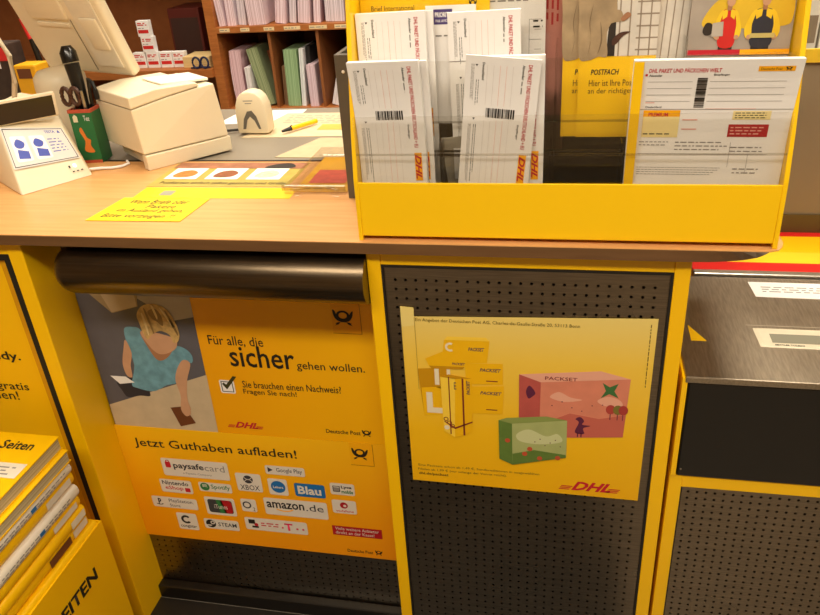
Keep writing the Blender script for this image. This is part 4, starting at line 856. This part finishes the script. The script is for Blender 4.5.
o = flatnote('paper_sheet', 'beige printed sheet under the yellow pen on the desk', [(-.50, .58), (-.22, .59), (-.20, .80), (-.46, .80)], DZ, PAPB, .0012)
Fn = Face(o, lambda a, b, l, q=o: (a / 1000 - q.location.x, b / 1000 - q.location.y, .0012 + l), .0002); Fn.rect('yellow_band', -330, 640, -225, 690, mat('print_faded_yellow', 'd8b050', .6)); Fn.lines(-440, 700, -240, 780, 5, GREYINK, .25)
flatnote('paper_sheet', 'blank sheet lying across the grey desk behind the coin tray', [(-.36, .43), (-.14, .42), (-.13, .57), (-.30, .575)], DZ + .0001, mat('paper_tan', 'c8b490', .8), .0012)
flatnote('paper_sheet', 'white sheet half hidden behind the scanner', [(-.62, .70), (-.42, .72), (-.42, .84), (-.60, .83)], DZ, WHITE, .0008)
# flyer with pictures, yellow strip, handwritten notes
FZ = CT
fl = flatnote('picture_flyer', 'flyer with three small food pictures lying on the counter', [(-.560, .228), (-.262, .235), (-.262, .382), (-.560, .376)], FZ, mat('flyer_olive', 'b8a44a', .45, var=.12, scale=25), .0008)
F = Face(fl, lambda a, b, l: (a / 1000 - fl.location.x, b / 1000 - fl.location.y, .0008 + l), .0002)
F.rect('flyer_head', -556, 340, -264, 379, mat('print_rust', 'a0684a', .5, var=.25, scale=40))
for k, x in enumerate((-545, -455, -365)):
    b = F.rect('flyer_picture', x, 272, x + 72, 340, WHITE, 2); F.blob('flyer_food', [(x + 12, 290), (x + 20, 318), (x + 42, 326), (x + 60, 310), (x + 54, 288), (x + 30, 282)], mat('print_food_%d' % k, ('c87830', '8a4a20', 'd8d0b0')[k], .5, var=.25, scale=120), 3, b)
F.text('Postkarten einfach selbst gestalten und Grüße', -540, 240, -270, 258, INK, 2)
F.blob('flyer_hand', [(-350, 345), (-330, 368), (-300, 372), (-285, 350), (-310, 340)], DKP, 3)
ys = flatnote('yellow_card', 'plain yellow card strip between the flyer and the note', [(-.556, .166), (-.236, .170), (-.236, .226), (-.556, .224)], FZ, PYEL, .0006)
F = Face(ys, lambda a, b, l: (a / 1000 - ys.location.x, b / 1000 - ys.location.y, .0006 + l), .0002); F.rect('stamp', -508, 180, -482, 205, mat('print_grey_stamp', '9a9a88', .5))
nt2 = flatnote('handwritten_note', 'bright yellow note with handwritten lines near the counter edge', [(-.585, .048), (-.399, .051), (-.392, .163), (-.572, .164)], FZ + .0009, mat('note_yellow', 'f6d600', .6, var=.02), .0005)
F = Face(nt2, lambda a, b, l: (a / 1000 - nt2.location.x, b / 1000 - nt2.location.y, .0005 + l), .0002)
F.text('Wenn Briefe oder', -545, 132, -425, 154, INK, shear=.25); F.text('Pakete', -500, 110, -440, 128, INK, shear=.25); F.text('im Ausland gehen,', -550, 86, -415, 108, INK, shear=.25); F.text('Bitte vorzeigen !!', -565, 58, -420, 82, INK, shear=.25)
# clear coin tray with leaflets inside
cx0, cx1, cy0, cy1 = -.252, -.128, .185, .43
t = thing('coin_tray', 'clear acrylic coin tray with a yellow insert on the counter', 'tray', (-.19, .3, CT + .001))
MB().box(cx0, cx1, cy0, cy1, CT + .002, CT + .020, .004).build('tray_block', CLEAR, t)
for x in (cx0 + .02, cx1 - .03): MB().box(x, x + .016, cy0 - .004, cy0 - .0005, CT + .001, CT + .016, .0015).build('foot', CLEAR, t)
MB().box(cx0, cx1, cy0 - .006, cy0 - .004, CT + .012, CT + .024, .0005).build('rim', clear('acrylic_rim', (.8, .78, .72), .12), t)
mb = MB().box(cx0 + .012, cx1 - .006, cy0 + .02, cy1 - .015, CT + .0012, CT + .0018); mb.build('insert', mat('insert_amber', 'e8b028', .5, var=.1, scale=40), t)
FI = Face(t, lambda a, b, l: (a / 1000 + .19, b / 1000 - .3, .0008 + l), .0002); FI.rect('insert_picture', -225, 250, -150, 330, mat('insert_red', 'b84a38', .5, var=.2, scale=60)); FI.lines(-225, 215, -145, 240, 2, INK, .3)

# ================================================================ BACK SHELVES
BY = 2.0
t = thing('pigeonhole_shelf', 'beech pigeonhole shelf full of forms behind the counter', 'shelf', (-.7, 2.15, 0))
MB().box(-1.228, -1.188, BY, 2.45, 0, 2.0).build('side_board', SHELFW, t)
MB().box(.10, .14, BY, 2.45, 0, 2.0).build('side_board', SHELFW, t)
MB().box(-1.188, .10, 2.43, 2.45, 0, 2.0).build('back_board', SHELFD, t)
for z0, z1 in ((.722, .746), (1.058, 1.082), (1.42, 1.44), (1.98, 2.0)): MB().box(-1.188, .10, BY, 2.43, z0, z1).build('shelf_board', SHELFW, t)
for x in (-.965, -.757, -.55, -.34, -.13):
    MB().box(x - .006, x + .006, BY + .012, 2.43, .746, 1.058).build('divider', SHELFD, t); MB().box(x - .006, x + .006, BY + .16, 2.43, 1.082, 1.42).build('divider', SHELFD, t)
for x, w in ((-1.15, .045), (-1.06, .04), (-.955, .045), (-.855, .07), (-.745, .075), (-.64, .07), (-.53, .06)):
    lb = MB().box(x - w / 2, x + w / 2, BY - .0012, BY - .0002, 1.063, 1.077).build('shelf_label', mat('label_cream', 'e8cfa0', .6), t)
    FL = Face(t, lambda a, b, l: (a / 1000 + .7, BY - .0012 - l - 2.15, b / 1000), .0002); FL.lines((x - w / 2) * 1000 + 4, 1066, (x + w / 2) * 1000 - 4, 1074, 1, GREYINK, .4)
def paper_stack(label, x, w, h, lean, y, c1, c2, z0=.746, depth=.19, group='stacks of forms in the pigeonholes', name='form_stack', bend=0):
    nme = 'stack_%s_%s' % (c1, c2); m = MATS.get(nme) or pages(nme, c1, c2, 0, 320)
    t = thing(name, label, 'paper stack', (x, y + depth / 2, z0 + .0005 + w / 2 * abs(math.sin(lean))), (0, lean, 0), group=group)
    N = 6; v = []; f = []
    for j in range(N + 1):
        s = j / N; dx = bend * math.sin(s * PI)
        for (a, b) in ((-w / 2, -depth / 2), (w / 2, -depth / 2), (w / 2, depth / 2), (-w / 2, depth / 2)): v.append((a + dx, b, s * h))
    for j in range(N):
        for k in range(4):
            n = (k + 1) % 4; f.append((4 * j + k, 4 * j + n, 4 * j + 4 + n, 4 * j + 4 + k))
    f += [(3, 2, 1, 0), (4 * N, 4 * N + 1, 4 * N + 2, 4 * N + 3)]
    me = bpy.data.meshes.new('sheets'); me.from_pydata(v, [], f); me.update(); link('sheets', me, m, t)
    b = MB().box(-w / 2 - .0012, -w / 2 - .0002, -depth / 2 + .002, depth / 2 - .002, .002, h * .985); 
    if not bend: b.build('cover_sheet', mat('cover_' + c2, c2, .7), t, False)
    return t
paper_stack('pink forms at the left end of the lower pigeonholes', -1.135, .052, .236, .0, BY + .03, 'c89aa4', 'eccdd4', bend=-.006)
paper_stack('brown folder block behind the leftmost pink forms', -1.094, .026, .232, .0, BY + .10, '6a3a18', '8a5226')
paper_stack('short white forms before the green leaning stack', -1.088, .022, .168, .0, BY + .02, 'd0c8c8', 'f0ecec')
paper_stack('green forms leaning to the left in the first pigeonhole', -1.015, .050, .242, -.20, BY + .04, '6e7c4e', 'a8b48a')
paper_stack('thin reddish sheets beside the leaning green forms', -.980, .014, .22, -.20, BY + .13, '7a3a20', 'b86a40')
paper_stack('thin brown folder at the left of the second pigeonhole', -.942, .016, .165, .05, BY + .05, '6a4a30', '8a6a48')
paper_stack('thick green stack standing in the second pigeonhole', -.898, .056, .232, .03, BY + .03, '7c9c6c', 'a4c494')
paper_stack('narrow white forms next to the green stack', -.855, .018, .235, .06, BY + .03, 'c8d0d4', 'f4f6f6')
paper_stack('black folder in the second pigeonhole', -.833, .018, .24, .05, BY + .06, '1c1a18', '2c2824')
paper_stack('wide pink stack low in the second pigeonhole', -.805, .036, .172, .0, BY + .02, 'c4a0ac', 'e6d0da')
paper_stack('tall pink sheets at the right of the second pigeonhole', -.775, .016, .242, -.01, BY + .11, 'ccaab4', 'eedade')
paper_stack('pale sheets leaning right in the third pigeonhole', -.715, .030, .13, .26, BY + .03, 'c4bcc0', 'ece6ea')
paper_stack('grey forms standing upright in the third pigeonhole', -.635, .07, .21, .0, BY + .05, 'a8a0a0', 'd8d0d0')
UP = [(-1.165, .026, -.08), (-1.128, .036, .0), (-1.083, .034, .04), (-1.010, .074, -.03), (-.912, .045, .12), (-.862, .028, .11), (-.808, .050, .10), (-.755, .028, .08), (-.682, .080, .03), (-.590, .06, .08)]
UL_ = ['first from the left', 'second from the left', 'third from the left', 'fourth from the left, thick', 'fifth, leaning to the right', 'sixth, thin', 'seventh, leaning', 'eighth, thin', 'ninth, thick', 'tenth, beside the display']
for k, (x, w, ln) in enumerate(UP):
    paper_stack('pale pink forms on the upper shelf row, ' + UL_[k], x, w, .26, ln, BY + .02 + .01 * (k % 3), ('b08a90', 'a8707c', '9c8c94')[k % 3], ('e8d4dc', 'ecdce4', 'e4d8e0')[k % 3], z0=1.082, group='stacks of forms on the upper row')
# left bay with small boxes
t = thing('wall_shelf', 'beech shelf unit with small red and white boxes behind the screen', 'shelf', (-1.8, 2.2, 0))
MB().box(-2.9, -1.229, BY - .02, 2.45, .885, .918).build('shelf_board', SHELFW, t)
MB().box(-2.9, -1.229, 2.43, 2.45, 0, 2.0).build('back_board', SHELFD, t)
for x in (-2.9, -2.05): MB().box(x, x + .03, BY + .02, 2.43, 0, .885).build('side_board', SHELFW, t)
MB().box(-2.9, -1.229, BY + .05, 2.43, 1.42, 1.45).build('shelf_board', SHELFW, t)
RB = mat('box_red', 'd02a28', .5)
sb = [(-1.582, .918, 'lowest row, leftmost of the small red and white boxes'), (-1.519, .918, 'lowest row, second of the small red and white boxes'), (-1.456, .918, 'lowest row, third of the small red and white boxes'), (-1.395, .918, 'lowest row, rightmost of the small red and white boxes'), (-1.528, .9835, 'middle one of the small red and white boxes stacked behind the screen'), (-1.535, 1.049, 'topmost of the small red and white boxes')]
for x, z0, lab in sb:
    t = thing('small_box', lab, 'box', (x, 2.10, z0), group='small red and white boxes')
    x -= .012; w = .056; MB().box(x - w / 2, x + w / 2, 2.05, 2.08, z0, z0 + .065, .001).build('carton', WHITE, t)
    F = Face(t, lambda a, b, l: (a / 1000 - .012, -.05 - l, b / 1000), .0003); F.bars([(-24, 14, 24, 28)], RB, 1, None, 'red_band'); F.lines(-22, 44, 22, 58, 2, RB, .6); F.lines(-22, 31, 10, 38, 1, GREYINK, .4)
t = thing('paper_pad', 'cream pad block at the right end of the shelf', 'pad', (-1.31, 2.1, .918)); MB().box(-1.375, -1.25, 2.02, 2.15, .9182, .965, .002).build('sheets', pages('pad_edges', 'c8a468', 'e2c488', 2, 500), t)
t = thing('blue_scissors', 'blue handled scissors lying at the front of the shelf', 'scissors', (-1.27, 2.0, .925))
for cx in (-1.30, -1.262): MB().tube([(cx + .017 * math.cos(a), 1.992, .945 + .022 * math.sin(a)) for a in [k * PI / 8 for k in range(16)]], .0045, 8, True).build('handle', mat('scissor_blue', '1c2448', .35), t, smooth=True)
MB().tube([(-1.33, 1.996, .923), (-1.28, 1.994, .926), (-1.24, 1.992, .926)], .004, 8).build('blade', mat('scissor_blue', '1c2448', .35), t, smooth=True)
t = thing('dark_binder', 'dark red binder standing behind the small boxes', 'binder', (-1.42, 2.3, .918)); MB().box(-1.50, -1.35, 2.2, 2.40, .9182, 1.14, .004).build('cover', mat('binder_maroon', '5a1c14', .5), t); MB().box(-1.49, -1.36, 2.199, 2.2, .93, 1.10).build('spine_label', mat('binder_label', '3a2018', .6), t)
t = thing('printed_pouch', 'dark printed pouch standing at the right end of the shelf', 'pouch', (-1.29, 2.25, .918)); MB().box(-1.33, -1.24, 2.2, 2.3, .9182, 1.03, .02, 3).build('body', mat('pouch_dark', '3a3438', .7, var=.5, scale=60), t, smooth=True); MB().tube([(-1.31, 2.25, 1.03), (-1.285, 2.25, 1.05), (-1.26, 2.25, 1.03)], .004, 8).build('strap', BLACK, t)
# clutter left of the screen
t = thing('desk_phone', 'cream telephone base with looping cord behind the terminal', 'telephone', (-1.05, .55, CT - .004))
MB().hexa([(-1.12, .42, CT - .004), (-.965, .44, CT - .004), (-.96, .64, CT - .004), (-1.12, .64, CT - .004), (-1.10, .47, CT + .10), (-.99, .48, CT + .085), (-.985, .62, CT + .09), (-1.10, .62, CT + .11)], .012, 3).build('base', mat('phone_beige', 'd8c6a8', .45), t, smooth=True)
MB().tube([(-1.03, .50, CT + .09), (-.99, .48, CT + .16), (-.975, .47, CT + .22), (-.995, .47, CT + .27), (-1.05, .48, CT + .29)], .006, 10).build('cord', CREAM, t, smooth=True)
t = thing('yellow_tub', 'small yellow box of clips beside the screen', 'box', (-1.14, .78, CT - .004)); MB().box(-1.19, -1.125, .74, .80, CT - .004, 1.185, .004).build('body', mat('tub_yellow', 'e8a818', .45), t); MB().box(-1.18, -1.14, .7385, .74, 1.15, 1.175).build('label', BROWN, t)
t = thing('sticker_box', 'dark carton with red and white panels behind the looping phone cord', 'box', (-1.26, .95, CT)); MB().box(-1.33, -1.22, .78, .84, CT - .004, 1.235, .004).build('body', mat('carton_dark', '3a2a22', .6, var=.3, scale=50), t); MB().box(-1.255, -1.225, .7785, .78, 1.19, 1.225).build('red_panel', RB, t); MB().box(-1.29, -1.258, .7785, .78, 1.17, 1.225).build('white_panel', WHITE, t)
t = thing('red_marker', 'red and black marker standing behind the phone', 'pen', (-1.17, .83, CT)); MB().tube([(-1.165, .84, CT - .004), (-1.185, .84, 1.235)], .008, 10).build('barrel', BLACK, t, smooth=True); MB().tube([(-1.185, .84, 1.236), (-1.197, .84, 1.29)], .009, 10).build('cap', RB, t, smooth=True)
